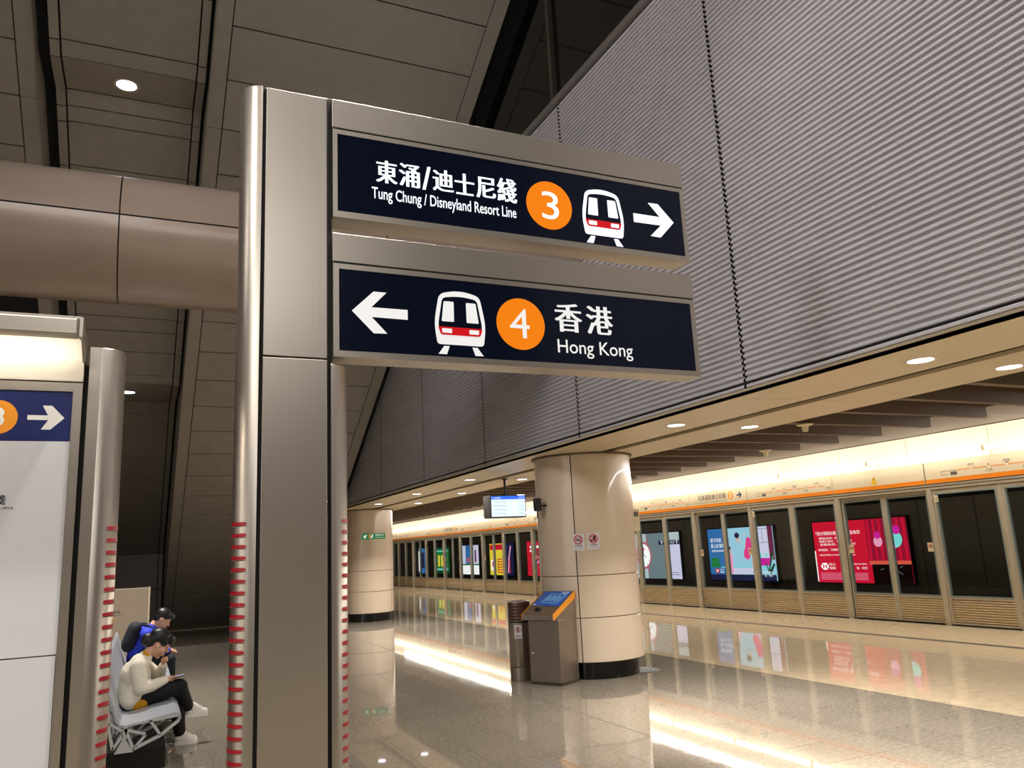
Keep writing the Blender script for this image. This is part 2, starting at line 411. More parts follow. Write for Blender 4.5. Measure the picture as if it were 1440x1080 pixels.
# ---- floor
fl = struct('floor', 'polished grey granite and beige stone floor')
G = .4785
def proj(p):
    v = Vector(p)-CAMLOC; z = v.dot(FW)
    if z < .1: return None
    return 720+FPX*v.dot(RT)/z, 540-FPX*v.dot(UP)/z
MB().box(-5.4, 12.2, -8, 46, -.05, -.006).build('screed', JOINT, fl); MB().box(-12.6, -5.4, -8, 24, -.05, 0).build('slab', BEIG, fl)
tile_me = None
cells = []
for i in range(-20, 6):
    for j in range(-29, 79):
        x0 = 3.95+G*i; y0 = 7.95+G*j
        if y0 < -6 or (x0 < 3.9 and y0+G > 22.2) or x0 < -5.4: continue
        pr = proj((x0+G/2, y0+G/2, 0)); vis = pr and -20 < pr[0] < 1460 and 850 < pr[1] < 1120 and not (pr[0] < 150 or 325 < pr[0] < 480)
        cells.append((0 if vis else 1, (x0+G/2)**2+(y0+G/2)**2, x0, y0))
cells.sort()
gx = lambda i: .004 if i == 0 else .0012
def tile(mb, x0, y0, ox=0, oy=0):
    a = .004 if abs(x0-3.95) < .01 else .0018; b = .004 if abs(x0+G-3.95) < .01 else .0018
    return mb.box(x0+a-ox, x0+G-b-ox, y0+.0018-oy, y0+G-.0018-oy, -.006, 0)
tmesh = {}
n = 0
rest = MB(); restd = MB()
for vis, d, x0, y0 in cells:
    if n < 300 and not vis and y0 < 17.8:
        key = (abs(x0-3.95) < .01, abs(x0+G-3.95) < .01)
        if key not in tmesh:
            o = tile(MB(), x0, y0, x0, y0).build('tile', GRAN, fl, local=True); tmesh[key] = o.data
        else: o = link('tile', tmesh[key], fl)
        o.location = (x0, y0, 0); n += 1
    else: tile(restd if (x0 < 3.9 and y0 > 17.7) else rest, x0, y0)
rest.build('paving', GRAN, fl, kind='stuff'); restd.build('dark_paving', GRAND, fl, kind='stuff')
MB().box(3.96, 6.82, 18.5, 18.56, -.004, .0015).build('expansion_joint', DRAIN, fl)
for c0, c1 in ((6.821, 8.09), (8.092, 9.368), (9.37, 10.438)):
    for j in range(-9, 25):
        y0 = 8.02+1.55*j
        if y0 < 46: MB().box(c0+.0015, c1-.0015, y0+.0015, y0+1.5485, -.006, 0).build('slab', BEIG, fl)
for j in range(-5, 13):
    y0 = 8.1+3.1*j
    if y0 < 46: MB().box(10.562, 12.2, y0+.002, y0+3.098, -.006, 0).build('slab', BEIG, fl)
MB().box(10.43, 10.57, -6, 46, -.006, .001).build('drain_channel', DRAIN, fl)
MB().box(-5.4, 3.95, 22.1, 24.1, -.004, .03).build('kerb', KERB, fl)
MB().lathe([(.0005, .004), (.25, .004), (.26, -.004)], (5.86, 9.06), 36).build('socket_plate', mat('socket_rubber', '#100f0e', .55), fl)
for r in (.10, .16): MB().lathe([(r, .0045), (r+.012, .0045)], (5.86, 9.06), 36).build('socket_ring', STEELD, fl)
# ---- columns
def column(k, cx, cy, nseg, extra):
    c = struct('column' if k == 0 else 'column', 'beige enamelled round column with black foot')
    R = .641
    MB().lathe([(.565, 0), (.565, .205)], (cx, cy), 48).build('foot', BLACKG, c, smooth=True)
    MB().lathe([(.60, .2), (.60, 2.75)], (cx, cy), 48).build('core', BLACK, c, smooth=True)
    MB().lathe([(R+.035, 2.752), (R+.035, 2.732), (R, 2.728)], (cx, cy), 48).build('collar', BAFF, c, smooth=True)
    a0 = math.radians(extra)
    for z0, z1 in ((.207, .722), (.730, 1.223), (1.231, 2.735)):
        for i in range(3):
            g = .006/R; b0 = a0+i*2*PI/3+g; b1 = a0+(i+1)*2*PI/3-g
            MB().lathe([(R-.03, z0), (R-.004, z0), (R, z0+.004), (R, z1-.004), (R-.004, z1), (R-.03, z1)], (cx, cy), 28, b0, b1).build('cladding_panel', ENAM, c, smooth=True)
    return c
column(0, 5.335, 9.30, 3, -132.5)
column(1, 5.30, 20.55, 3, -132.5-28)
# ---- tubular beam across the hall
be = struct('beam', 'brown enamelled tubular beam spanning the hall')
BY, BZ, BR = 8.0, 4.66, .605
xs = [-5.3, -2.75, -.30, 2.15, 4.41]
for x0, x1 in zip(xs, xs[1:]):
    for a0, a1 in ((-178, 2), (2, 182)):
        b = MB(); n = 28; vs = []; prof = []
        for i in range(n+1):
            t = math.radians(a0+.7+(a1-a0-1.4)*i/n); prof.append((BY-BR*math.cos(t), BZ+BR*math.sin(t)))
        for x in (x0+.006, x1-.006): vs += [(x, y, z) for y, z in prof]
        b.add(vs, [(i, i+1, n+2+i, n+1+i) for i in range(n)]).build('cladding_panel', TUBEM, be, smooth=True)
b = MB().cyl((-5.3, BY, BZ), (4.41, BY, BZ), BR-.012, n=48).build('core', BLACK, be, smooth=True)
# ---- rest of the hall, out of the picture
wl = struct('wall_left'); MB().box(-5.5, -5.3, -8, 24, 2.75, 12.6).build('wall_panel', WPAINT, wl)
MB().box(-12.6, -12.5, -8, 24, 0, 3.2).build('wall_panel', WPAINT, wl); MB().box(-12.6, -5.5, 24, 24.2, 0, 3.2).build('wall_panel', WPAINT, wl)
MB().box(-12.5, -5.5, -8, 24, 2.95, 3.1).build('soffit_panel', ROOFM, wl); MB().box(-5.6, -5.3, -8, 24, 2.74, 2.95).build('soffit_edge', SOFF, wl)
wf = struct('wall_front'); MB().box(-12.6, 12.4, -8.2, -8, 0, 12.6).build('wall_panel', WPAINT, wf)
cr = struct('ceiling_roof'); MB().box(-5.5, 4.6, -8, 4.2, 12.4, 12.6).build('roof_panel', ROOFM, cr)
MB().box(4.42, 4.5, -8, 21.5, 2.75, 2.76).build('edge_strip', BLACK, wr)
wc = struct('wall_side'); MB().box(4.30, 4.42, 19.6, 46, 0, 3.6).build('wall_panel', WPAINT, wc)
we = struct('wall_end'); MB().box(4.3, 12.4, 46, 46.2, 0, 3.6).build('wall_panel', WPAINT, we)
# ---- track side
wt = struct('wall_tunnel', 'dark panelled track wall behind the platform doors')
for k in range(-2, 9):
    y = 12.20+4.14*k
    MB().box(15.3, 15.34, y+.01, y+4.13, -1.1, .40).build('wall_panel', TUNW, wt)
    MB().box(15.3, 15.34, y+.01, y+2.8, .41, 2.2).build('wall_panel', TUNW, wt); MB().box(15.3, 15.34, y+2.82, y+4.13, .41, 2.2).build('wall_panel', TUNW, wt)
MB().box(15.34, 15.5, -4, 47, -1.2, 3.6).build('backing', TUNB, wt)
MB().box(12.36, 15.5, -4, 47, 3.3, 3.5).build('tunnel_roof', TUNB, wt)
MB().box(12.36, 15.5, -4, 47, -1.3, -1.2).build('track_bed', TUNB, wt)
MB().box(12.2, 12.36, -4, 46, -1.2, -.01).build('platform_edge', TUNB, wt)
MB().box(12.36, 15.5, 46.9, 47.1, -1.2, 3.5).build('tunnel_end', TUNB, wt)

# ================================================================== PLATFORM SCREEN DOORS
FP = Fr((12.2, 0, 0), (0, -1, 0), (0, 0, 1))      # coordinates (-Y, z)
def yb(y0, y1, z0, z1): return [(-y1, z0), (-y0, z0), (-y0, z1), (-y1, z1)]
PSDC = {}
def psd_panel(parent, name, y0, y1, xf):
    key = (name, round(y1-y0, 3))
    if key not in PSDC:
        W = y1-y0
        f = MB(); D0, D1 = xf, xf+.05
        f.box(D0, D1, 0, .045, .02, 2.225); f.box(D0, D1, W-.045, W, .02, 2.225); f.box(D0, D1, .045, W-.045, 2.165, 2.225); f.box(D0, D1, .045, W-.045, .425, .455); f.box(D0, D1, .045, W-.045, .02, .05)
        fo = f.build(name, ALU, parent, local=True)
        g = MB(); a = .045; c = .022
        g.box(D0-.004, D1, a, a+c, .455, 2.165); g.box(D0-.004, D1, W-a-c, W-a, .455, 2.165); g.box(D0-.004, D1, a+c, W-a-c, 2.143, 2.165); g.box(D0-.004, D1, a+c, W-a-c, .455, .477)
        go = g.build('gasket', GASK, fo, local=True)
        po = MB().add([(D0+.02, a+c, .477), (D0+.02, W-a-c, .477), (D0+.02, W-a-c, 2.143), (D0+.02, a+c, 2.143)], [(0, 1, 2, 3)]).build('pane', GLASS, fo, local=True)
        k = MB(); prof = [(D0+.02, .052)]; z = .055
        while z < .40: prof += [(D0+.018, z), (D0+.002, z+.008), (D0, z+.022), (D0+.018, z+.034)]; z += .040
        prof.append((D0+.02, .424)); nn = len(prof)
        k.add([(x, .045, z) for x, z in prof]+[(x, W-.045, z) for x, z in prof], [(i, i+1, nn+i+1, nn+i) for i in range(nn-1)])
        ko = k.build('kick_panel', KICK, fo, local=True)
        PSDC[key] = (fo, go, po, ko); fo.location = (0, y0, 0)
        return fo
    src = PSDC[key]
    fo = clone(src[0], parent, (0, y0, 0))
    for s in src[1:]: clone(s, fo)
    return fo
tri = lambda y, z, s: [(-y-s, z-s*.8), (-y+s, z-s*.8), (-y, z+s)]
for k in range(-1, 8):
    y0 = 9.49+4.525*k
    odd = k % 2 == 1
    door = struct('door_%d' % (k+2), 'glazed platform screen door bay with two sliding leaves')
    d1 = psd_panel(door, 'door_leaf', y0+.03, y0+.975, 12.27); d2 = psd_panel(door, 'door_leaf', y0+.98, y0+1.96, 12.27)
    p1 = psd_panel(door, 'fixed_panel', y0+2.06, y0+3.235, 12.235); p2 = psd_panel(door, 'fixed_panel', y0+3.28, y0+4.455, 12.235)
    for a, b, x in ((y0-.065, y0+.025, 12.21), (y0+1.965, y0+2.055, 12.21), (y0+3.235, y0+3.28, 12.225)):
        MB().box(x, 12.33, a, b, 0, 2.235).build('mullion', ALU, door)
    MB().box(12.262, 12.268, y0+1.955, y0+1.966, .02, 2.2).build('door_seal', BLACK, door)
    # header
    MB().box(12.21, 12.34, y0-.035, y0+4.49, 2.232, 2.322).build('door_gear_cover', ALU, door, bevel=.006)
    MB().box(12.205, 12.215, y0-.035, y0+4.49, 2.272, 2.282).build('shadow_gap', BLACK, door)
    h1 = MB().box(12.2, 12.33, y0+.012, y0+2.05, 2.33, 2.685).build('header_panel', HDR, door, bevel=.006)
    h2 = MB().box(12.2, 12.33, y0+2.062, y0+4.512, 2.33, 2.685).build('header_panel', HDR, door, bevel=.006)
    MB().box(12.225, 12.33, y0-.012, y0+.012, 2.33, 2.685).build('header_joint', GREYP, door); MB().box(12.225, 12.33, y0+2.05, y0+2.062, 2.33, 2.685).build('header_joint', GREYP, door)
    plate('orange_stripe', [yb(y0+.014, y0+2.048, 2.332, 2.40)], FP, .002, ORANGE, h1); plate('orange_stripe', [yb(y0+2.064, y0+4.51, 2.332, 2.40)], FP, .002, ORANGE, h2)
    # line map on the long header panel: reads from far (left) to near (right)
    yl = y0+4.1; yr = y0+2.25; zl = 2.512
    plate('line_map', [yb(yr, yl-.2, zl-.006, zl+.006)], FP, .002, ORANGE, h2)
    plate('line_map_link', [yb(yl-.2, yl+.1, zl-.003, zl+.003), yb(yl+.094, yl+.1, zl-.06, zl), yb(yl-.02, yl+.1, zl-.063, zl-.057)], FP, .002, GREYP, h2)
    st = [yl-.45-.30*i for i in range(6)]
    plate('station_dot', [circ(-y, zl, .016, 14) for y in st], FP, .0035, WHP, h2)
    plate('station_mark', [yb(yl-.19, yl-.07, zl-.075, zl-.02)]+[yb(y-.012, y+.012, zl+.02, zl+.045) for y in st[1:4]], FP, .002, GREYP, h2)
    nm = ['香港', '九龍', '奧運', '南昌', '荔景', '青衣']; en = ['Hong Kong', 'Kowloon', 'Olympic', 'Nam Cheong', 'Lai King', 'Tsing Yi']
    if k < 4:
        for i, y in enumerate(st):
            zz = zl+.05 if i % 2 == 0 else zl-.068
            text('station_name', nm[i], -y-.055, -y+.055, zz, zz+.036, FP, .002, GREYP, h2, res=1)
            text('station_name', en[i], -y-.07, -y+.07, zz-.018, zz-.004, FP, .002, GREYP, h2, res=1)
    if odd:
        text('lettering', '往東涌及迪士尼綫', -y0-1.72, -y0-.70, 2.495, 2.625, FP, .002, GREYP, h1, ming=.003, res=1)
        text('lettering', 'to Tung Chung and Disneyland Resort Line', -y0-1.93, -y0-.66, 2.428, 2.468, FP, .002, GREYP, h1, res=1)
        plate('platform_disc', [circ(-y0-.535, 2.542, .09, 28)], FP, .002, ORANP, h1)
        text('platform_number', '3', -y0-.57, -y0-.50, 2.485, 2.60, FP, .003, WHP, h1, bold=.03, res=2)
        plate('arrow', [arrow(-y0-.24, 2.537, .55)], FP, .002, NAVYP, h1)
    else:
        plate('warning_triangle', [tri(y0+1.06, 2.52, .055)], FP, .002, YELP, h1); plate('warning_mark', [tri(y0+1.06, 2.518, .018), ], FP, .003, BKP, h1)
        plate('warning_caption', [yb(y0+1.0, y0+1.12, 2.425, 2.468)], FP, .0025, YELP, h1)
    # stickers on the glass
    LP = Fr((12.27, 0, 0), (0, -1, 0), (0, 0, 1))
    for (dy, par, fr) in ((.07, d1, Fr((12.265-.0, 0, 0), (0, -1, 0), (0, 0, 1))), (1.84, d2, Fr((12.265, 0, 0), (0, -1, 0), (0, 0, 1)))):
        pass
    def sticker(par, yy, oy, w, z0, z1, xf):
        fr = Fr((xf, 0, 0), (0, -1, 0), (0, 0, 1)); yl_ = yy-oy
        s = plate('warning_sticker', [yb(yl_-w/2, yl_+w/2, z0, z1)], fr, .0045, PLASW, par, local=True)
        return s, fr, yl_
    for par, yy in ((d1, y0+.14), (d2, y0+1.84)):
        oy = par.location.y; fr = Fr((12.266, 0, 0), (0, -1, 0), (0, 0, 1)); c = yy-oy
        plate('warning_sticker', [yb(c-.055, c+.055, 1.20, 1.35)], fr, .004, PLASW, par, local=True)
        plate('sticker_ring', ring(-c, 1.29, .04, .03, 18), fr, .005, REDP, par, local=True)
        plate('sticker_mark', [rect(-c-.02, -c+.02, 1.28, 1.30)], fr, .005, BKP, par, local=True)
    oy = p1.location.y
    fr = Fr((12.232, 0, 0), (0, -1, 0), (0, 0, 1)); c = y0-oy  # door number on the panel at the near side of the doors
for k in range(-1, 8):
    door = bpy.data.objects['door_%d' % (k+2)]; y0 = 9.49+4.525*k
    fr = Fr((12.225, 0, 0), (0, -1, 0), (0, 0, 1))
    plate('number_plate', [yb(y0-.18, y0-.085, 2.02, 2.13)], fr, .008, PLASW, door)
    if k < 3:
        text('door_number', ('5-2', '5-1', '4-5')[abs(k)] if k >= 0 else '5-3', -y0+.093, -y0+.172, 2.04, 2.11, fr, .010, BKP, door, bold=.01, res=1)

# ---- lit advertisement boxes on the track wall
def ad(k, label, back, draw):
    y = 12.46+4.14*k; w_ = 2.74
    t = thing('advert_light_box', label, 'advertisement', (15.3, y+w_/2, .42), 0, 'advert light boxes on the track wall')
    f = MB(); f.box(15.2, 15.3, y-.03, y, .39, 1.89); f.box(15.2, 15.3, y+w_, y+w_+.03, .39, 1.89); f.box(15.2, 15.3, y, y+w_, .39, .42); f.box(15.2, 15.3, y, y+w_, 1.86, 1.89)
    f.build('frame', BLACK, t)
    MB().box(15.21, 15.29, y, y+w_, .42, 1.86).build('poster', back, t)
    fr = Fr((15.21, y+w_, .42), (0, -1, 0), (0, 0, 1))     # (0..2.74, 0..1.44) left to right
    n = [0]
    def P(name, polys, m): n[0] += 1; return plate(name, polys, fr, .002+.0012*n[0], m, t)
    def T(s, x0, x1, z0, z1, m, **kw): n[0] += 1; return text('lettering', s, x0, x1, z0, z1, fr, .003+.0012*n[0], m, t, res=1, **kw)
    draw(P, T); return t
E_RED = emis('ad_red', '#d31132', 1.0); E_CRIM = emis('ad_crimson', '#a8123a', .8); E_PINK = emis('ad_pink', '#ee3d8f', 1.0); E_BLK = emis('ad_black', '#160606', .5); E_WH = emis('ad_white', '#ffffff', 1.15)
E_LPK = emis('ad_pale_pink', '#f3a3c6', 1.0); E_TEAL = emis('ad_teal', '#7fe0de', 1.0); E_MAG = emis('ad_magenta', '#d322a0', 1.0); E_STG = emis('ad_stage', '#e8604a', .9)
E_SKY = emis('ad_sky', '#9fd3ea', 1.0); E_DBL = emis('ad_deep_blue', '#2f6fae', 1.0); E_GRN = emis('ad_green', '#1d8a45', .8); E_DGR = emis('ad_dark_green', '#0d4a24', .7); E_YEL = emis('ad_yellow', '#f4dc3c', 1.0)
E_LAV = emis('ad_lavender', '#d8d6f2', 1.0); E_SKIN = emis('ad_skin', '#e8c2ae', .9); E_NVY = emis('ad_navy', '#1c2352', .7); E_LGR = emis('ad_light_grey', '#c7d4da', .9); E_SLT = emis('ad_slate', '#7d9097', .8); E_RSE = emis('ad_rose', '#c2667a', .9); E_PUR = emis('ad_purple', '#7a2350', .7)
def ad_red(P, T):
    P('curtain', [rect(1.62, 2.73, .47, 1.43)], E_CRIM)
    P('curtain_fold', [rect(1.66+.16*i, 1.72+.16*i, .47, 1.43) for i in range(7)], E_RED)
    P('stage', [rect(1.62, 2.73, .41, .50)], E_STG); P('audience', [rect(1.68, 2.73, .0, .42)], E_BLK)
    P('audience_outline', [bar(1.9+.0, .30, 2.0, .33, .012), bar(2.25, .22, 2.37, .27, .012), bar(2.37, .27, 2.48, .2, .012), bar(2.42, .35, 2.5, .38, .012)], E_SLT)
    P('balloon', [circ(2.38, .97, .20, 30, .19)], E_TEAL); P('balloon', [circ(1.93, .93, .12, 26)], E_LPK); P('balloon', [circ(2.45, 1.17, .10, 24), circ(1.93, 1.07, .085, 24)], E_MAG); P('balloon', [circ(2.30, .80, .09, 22)], E_LPK); P('stick', [rect(2.25, 2.28, .5, .75)], E_WH)
    P('edge_strip', [rect(.0, .03, .02, .75)], E_WH)
    T('「獎分保險計劃」由您．全為您', .10, 1.46, 1.12, 1.21, E_WH)
    for i, s in enumerate(('· 保障由您揀，安心全家享', '· 獎賞分更多，保費更輕鬆', '· 全程為您，每步同行')): T(s, .14, 1.1+.1*i, 1.02-.075*i, 1.075-.075*i, E_WH)
    T('即刻登記，了解更多詳情', .14, .95, .74, .80, E_WH); T('www.hsbc.com.hk/insurance', .15, 1.25, .63, .68, E_WH)
    P('emblem', [[(.15, .38), (.22, .46), (.34, .46), (.41, .38), (.34, .30), (.22, .30)]], E_WH)
    P('emblem_mark', [[(.22, .445), (.22, .315), (.275, .38)], [(.34, .445), (.34, .315), (.285, .38)]], E_RED)
    T('HSBC Life', .43, .62, .40, .46, E_WH); T('滙豐保險', .43, .62, .31, .37, E_WH)
    T('Together we thrive', 1.05, 1.56, .40, .46, E_WH); T('智．同行', 1.25, 1.56, .31, .37, E_WH)
    for i in range(6): P('small_print', [rect(.13, 1.55, .22-.03*i, .228-.03*i)], E_LPK)
def ad_lady(P, T):
    P('panel', [rect(0, .82, 0, 1.44)], E_DBL); P('panel', [rect(.0, 2.7, 0, .16)], E_NVY); P('skirting', [rect(.5, 2.74, .34, .37)], E_TEAL); P('floor', [rect(.86, 2.0, .17, .34)], E_LAV)
    T('堅守承諾', .12, .60, 1.06, 1.18, E_WH); T('馬上起革新', .12, .74, .90, 1.02, E_WH); T('滙豐卓越保險', .14, .74, .79, .85, E_WH)
    P('armchair', [rect(.10, .44, .42, .62), rect(.07, .47, .36, .48)], E_GRN)
    P('emblem', [[(.22, .26), (.27, .33), (.37, .33), (.42, .26), (.37, .19), (.27, .19)]], E_RED); P('emblem_mark', [[(.28, .31), (.28, .21), (.32, .26)], [(.36, .31), (.36, .21), (.32, .26)]], E_WH)
    T('HSBC Life', .45, .62, .27, .32, E_WH); T('滙豐保險', .45, .62, .20, .25, E_WH)
    P('dancer_leg', [bar(1.86, .62, 1.88, .26, .07), bar(1.86, .7, 1.6, 1.0, .05)], E_SKIN)
    P('dancer_skirt', [rounded([(1.55, .60), (1.72, .56), (1.83, .72), (1.90, 1.05), (1.80, 1.18), (1.68, 1.16), (1.62, .9), (1.52, .75)], .06)], E_PINK)
    P('dancer_arm', [bar(1.50, .95, 1.24, 1.16, .06), bar(1.36, 1.17, 1.72, 1.28, .035)], E_LGR); P('dancer_face', [circ(1.33, 1.15, .07, 20, .09)], E_SKIN); P('dancer_hair', [circ(1.31, 1.23, .10, 20, .08)], E_NVY); P('shoe', [rect(1.78, 2.02, .18, .25)], E_LGR)
    P('child_dress', [rounded([(.92, .20), (1.05, .20), (1.05, .72), (.96, .78), (.9, .6)], .03)], E_LPK); P('child_head', [circ(.97, .84, .055, 18, .07)], E_SKIN); P('child_hair', [circ(.95, .89, .055, 18, .05)], E_NVY)
    P('wall_frames', [rect(2.08, 2.66, .62, 1.43)], E_LAV); P('frame_line', [bar(2.12, 1.0, 2.62, 1.02, .015), bar(2.34, 1.02, 2.34, 1.38, .015), bar(2.12, 1.38, 2.62, 1.38, .015)], E_SLT)
    P('side_curtain', [rect(2.55, 2.74, .55, 1.44)], E_PUR); P('sofa', [rect(2.18, 2.56, .40, .60)], E_MAG); P('cushion', [circ(2.2, .67, .07, 16), circ(2.42, .68, .05, 16)], E_TEAL)
    P('plant_leaf', [bar(2.50, .25, 2.66, .75, .07), bar(2.48, .25, 2.38, .45, .06), bar(2.52, .2, 2.70, .45, .07)], E_DGR); P('plant_leaf', [bar(2.53, .3, 2.68, .66, .015), bar(2.46, .28, 2.40, .42, .015)], E_TEAL)
    T('Together we thrive', 2.12, 2.6, .20, .26, E_WH); T('智．同行', 2.3, 2.6, .11, .17, E_WH)
def ad_watch(P, T):
    P('backdrop', [rect(.9, 1.9, 0, 1.44)], E_SLT); P('panel', [rect(2.02, 2.74, 0, 1.18)], E_LAV)
    P('watch_case', ring(.72, .74, .44, .37, 40), E_RSE); P('watch_dial', [circ(.72, .74, .37, 40)], E_WH); P('lug', [bar(.55, 1.14, .50, 1.30, .07), bar(.92, 1.12, 1.0, 1.28, .07), bar(.55, .34, .50, .18, .07), bar(.92, .36, 1.0, .2, .07)], E_RSE)
    P('hour_mark', [bar(.72+.29*math.cos(a), .74+.29*math.sin(a), .72+.34*math.cos(a), .74+.34*math.sin(a), .018) for a in (PI/6*i for i in range(12))], E_SLT)
    P('watch_hand', [bar(.72, .74, .72, 1.0, .02), bar(.72, .74, .88, .68, .02)], E_NVY); P('flower', [circ(.66, 1.0, .06, 12), circ(.74, .94, .05, 12)], E_PINK); P('crown', [rect(1.15, 1.22, .70, .78)], E_RSE)
    P('brand_bar', [rect(1.62, 2.74, 1.06, 1.20)], E_NVY); T('TISSOT', 1.72, 2.7, 1.08, 1.18, E_WH)
    P('caption', [rect(2.2, 2.6, .18, .20), rect(2.15, 2.65, .12, .14)], E_SLT)
def ad_plain(cols):
    def d(P, T):
        for q, m in cols: P('picture', q, m)
    return d
ad(0, 'red lit poster with balloons before a curtain, nearest of the track adverts', E_RED, ad_red)
ad(1, 'pale blue lit poster of a dancer in a pink skirt', E_SKY, ad_lady)
ad(2, 'grey lit poster of a large wrist watch', E_LGR, ad_watch)
ad(3, 'lit lavender poster on the track wall hidden behind the near column', E_LAV, ad_plain([([rect(.3, 1.5, .2, 1.2)], E_SKY)]))
ad(4, 'red lit poster just left of the near column', E_RED, ad_plain([([circ(1.3, .75, .35, 24, .45)], E_CRIM), ([rect(.3, 1.2, 1.15, 1.25), rect(.3, .9, 1.0, 1.08)], E_WH), ([bar(.9, .5, 1.8, .9, .08), bar(1.0, .8, 1.7, .5, .06)], E_LPK)]))
ad(5, 'yellow and red lit poster beside a dancing figure in blue', E_YEL, ad_plain([([rect(.05, 1.75, 1.15, 1.40), rect(.9, 1.75, .1, .75)], E_RED), ([rect(.15, .7, .2, .7)], E_WH), ([rect(1.8, 2.74, 0, 1.44)], E_NVY), ([circ(.4, .5, .14, 16)], E_PINK), ([bar(2.1, .1, 2.25, .8, .12), bar(2.2, .7, 2.45, 1.3, .12)], E_LPK), ([bar(2.3, .1, 2.3, .7, .1)], E_RED)] + [([rect(1.0, 1.65, .15+.12*i, .22+.12*i) for i in range(5)], E_YEL)]))
ad(6, 'white and sky blue lit poster with green strip', E_LAV, ad_plain([([rect(.95, 1.75, .5, 1.44)], E_DBL), ([rect(0, 2.74, .0, .45)], E_WH), ([rect(.0, 2.74, .45, .52)], E_GRN), ([circ(1.35, .72, .22, 18, .14)], E_RSE), ([rect(2.2, 2.4, .6, 1.2)], E_PUR)]))
ad(7, 'dark green lit poster with yellow lettering', E_DGR, ad_plain([([rect(.35, 2.5, .15, 1.35)], E_GRN), ([rect(.8, 1.1, .4, 1.0), rect(1.3, 1.6, .4, 1.0), rect(1.8, 2.1, .4, 1.0)], E_YEL), ([rect(.5, 2.4, .2, .28), rect(.5, 2.4, 1.2, 1.26)], E_TEAL)]))
ad(8, 'blue and white lit poster second from the far end', E_DBL, ad_plain([([rect(.9, 1.7, .1, 1.3)], E_WH), ([rect(.95, 1.3, .2, 1.0)], E_PUR), ([rect(1.8, 2.5, .3, 1.2)], E_NVY)]))

# ================================================================== LAMPS
tube_len = 2.27
ORD = 'first second third fourth fifth sixth seventh eighth ninth tenth eleventh twelfth thirteenth fourteenth fifteenth sixteenth seventeenth eighteenth'.split()
t0 = None
for row, (tx, tz) in enumerate(((12.06, 2.80), (11.60, 3.13))):
    for k in range(-2, 15):
        y = 10.516+tube_len*k
        if y > 44: continue
        lab = (ORD[k+2]+' white fluorescent tube from the right on the ledge above the screen door headers', ORD[k+2]+' white fluorescent tube from the right tucked behind the bulkhead edge')[row]
        grp = ('tubes above the screen door headers', 'tubes behind the bulkhead edge')[row]
        t = thing('fluorescent_tube', lab, 'tube light', (tx, y, tz), 0, grp)
        MB().cyl((tx, y+.05, tz), (tx, y+tube_len-.05, tz), .036, n=12).build('tube', TUBE, t, smooth=True)
        MB().box(tx-.037, tx+.037, y-.02, y+.03, tz-.04, tz+.04).build('end_holder', PLASW, t)

        if row == 0: MB().box(tx-.015, tx+.26, y-.005, y+.02, tz-.02, tz+.0).build('bracket', GREYP, t)
        else: MB().box(tx-.09, tx, y-.005, y+.02, tz-.01, tz+.01).build('bracket', GREYP, t)
dl_me = {}
dn = 0
for k in range(-3, 5):
    for x in (4.91, 5.87):
        y = 3.71+2.865*k
        if abs(y-9.43) < .3 or abs(y-20.9) < .3: continue
        pr = proj((x, y, 2.75)); 
        if pr is None or not (-40 < pr[0] < 1480 and -40 < pr[1] < 1120):
            lo = lamp('downlight_beam', 'AREA', (x, y, 2.735), (x, y, 0), DOWN_W, (1, .96, .92), .16); lo.data.spread = math.radians(120); continue
        else:
            lab = {(0, 4.91): 'large bright round downlight in the soffit edge at far right, beside the ribs', (0, 5.87): 'bright round downlight cut by the right picture edge', (1, 4.91): 'round downlight beside the ribs just right of the near column', (1, 5.87): 'round downlight next to the ceiling baffles right of the near column',
                   (3, 4.91): 'first soffit downlight beyond the near column on the rib side', (3, 5.87): 'first soffit downlight beyond the near column, above the arrivals screen', (4, 4.91): 'soffit downlight midway to the far column on the rib side', (4, 5.87): 'soffit downlight midway to the far column on the baffle side'}.get((k, x), 'round recessed downlight in the beige soffit behind the viewpoint')
        t = thing('downlight', lab, 'ceiling light', (x, y, 2.75), 0, 'soffit downlights')
        if not dl_me:
            a = MB().lathe([(.086, -.001), (.108, -.006), (.112, .0)], (0, 0), 28).build('trim_ring', SOFF, t, local=True, smooth=True)
            l = MB().lathe([(.0001, -.002), (.086, -.002)], (0, 0), 28).build('lens', LAMPD, t, local=True)
            dl_me = {'trim_ring': a, 'lens': l}
        else:
            for o in dl_me.values(): clone(o, t)
        lo = lamp('downlight_beam', 'AREA', (x, y, 2.735), (x, y, 0), DOWN_W, (1, .94, .9), .16); lo.data.spread = math.radians(120)
for (x, y, lab) in ((4.91, 18.03, 'soffit downlight nearest the far column on the rib side'), (5.87, 18.03, 'soffit downlight nearest the far column on the baffle side')):
    t = thing('downlight', lab, 'ceiling light', (x, y, 2.75), 0, 'soffit downlights')
    for o in dl_me.values(): clone(o, t)
    lo = lamp('downlight_beam', 'AREA', (x, y, 2.735), (x, y, 0), DOWN_W, (1, .94, .9), .16); lo.data.spread = math.radians(120)
for (x, y, z, lab) in ((-.449, 11.09, 8.122, 'lone downlight high in the recessed bay of the sloping wall'), (-.381, 17.6, 5.092, 'small downlight under the deep soffit beside the left post')):
    t = thing('downlight', lab, 'ceiling light', (x, y, z), 0, 'downlights in the sloping wall')
    for o in dl_me.values():
        c = clone(o, t); c.scale = (1.5, 1.5, 1)
    lo = lamp('downlight_beam', 'AREA', (x, y, z-.015), (x, y, 0), 190 if z > 6 else 40, (1, .95, .92), .24); lo.data.spread = math.radians(72)

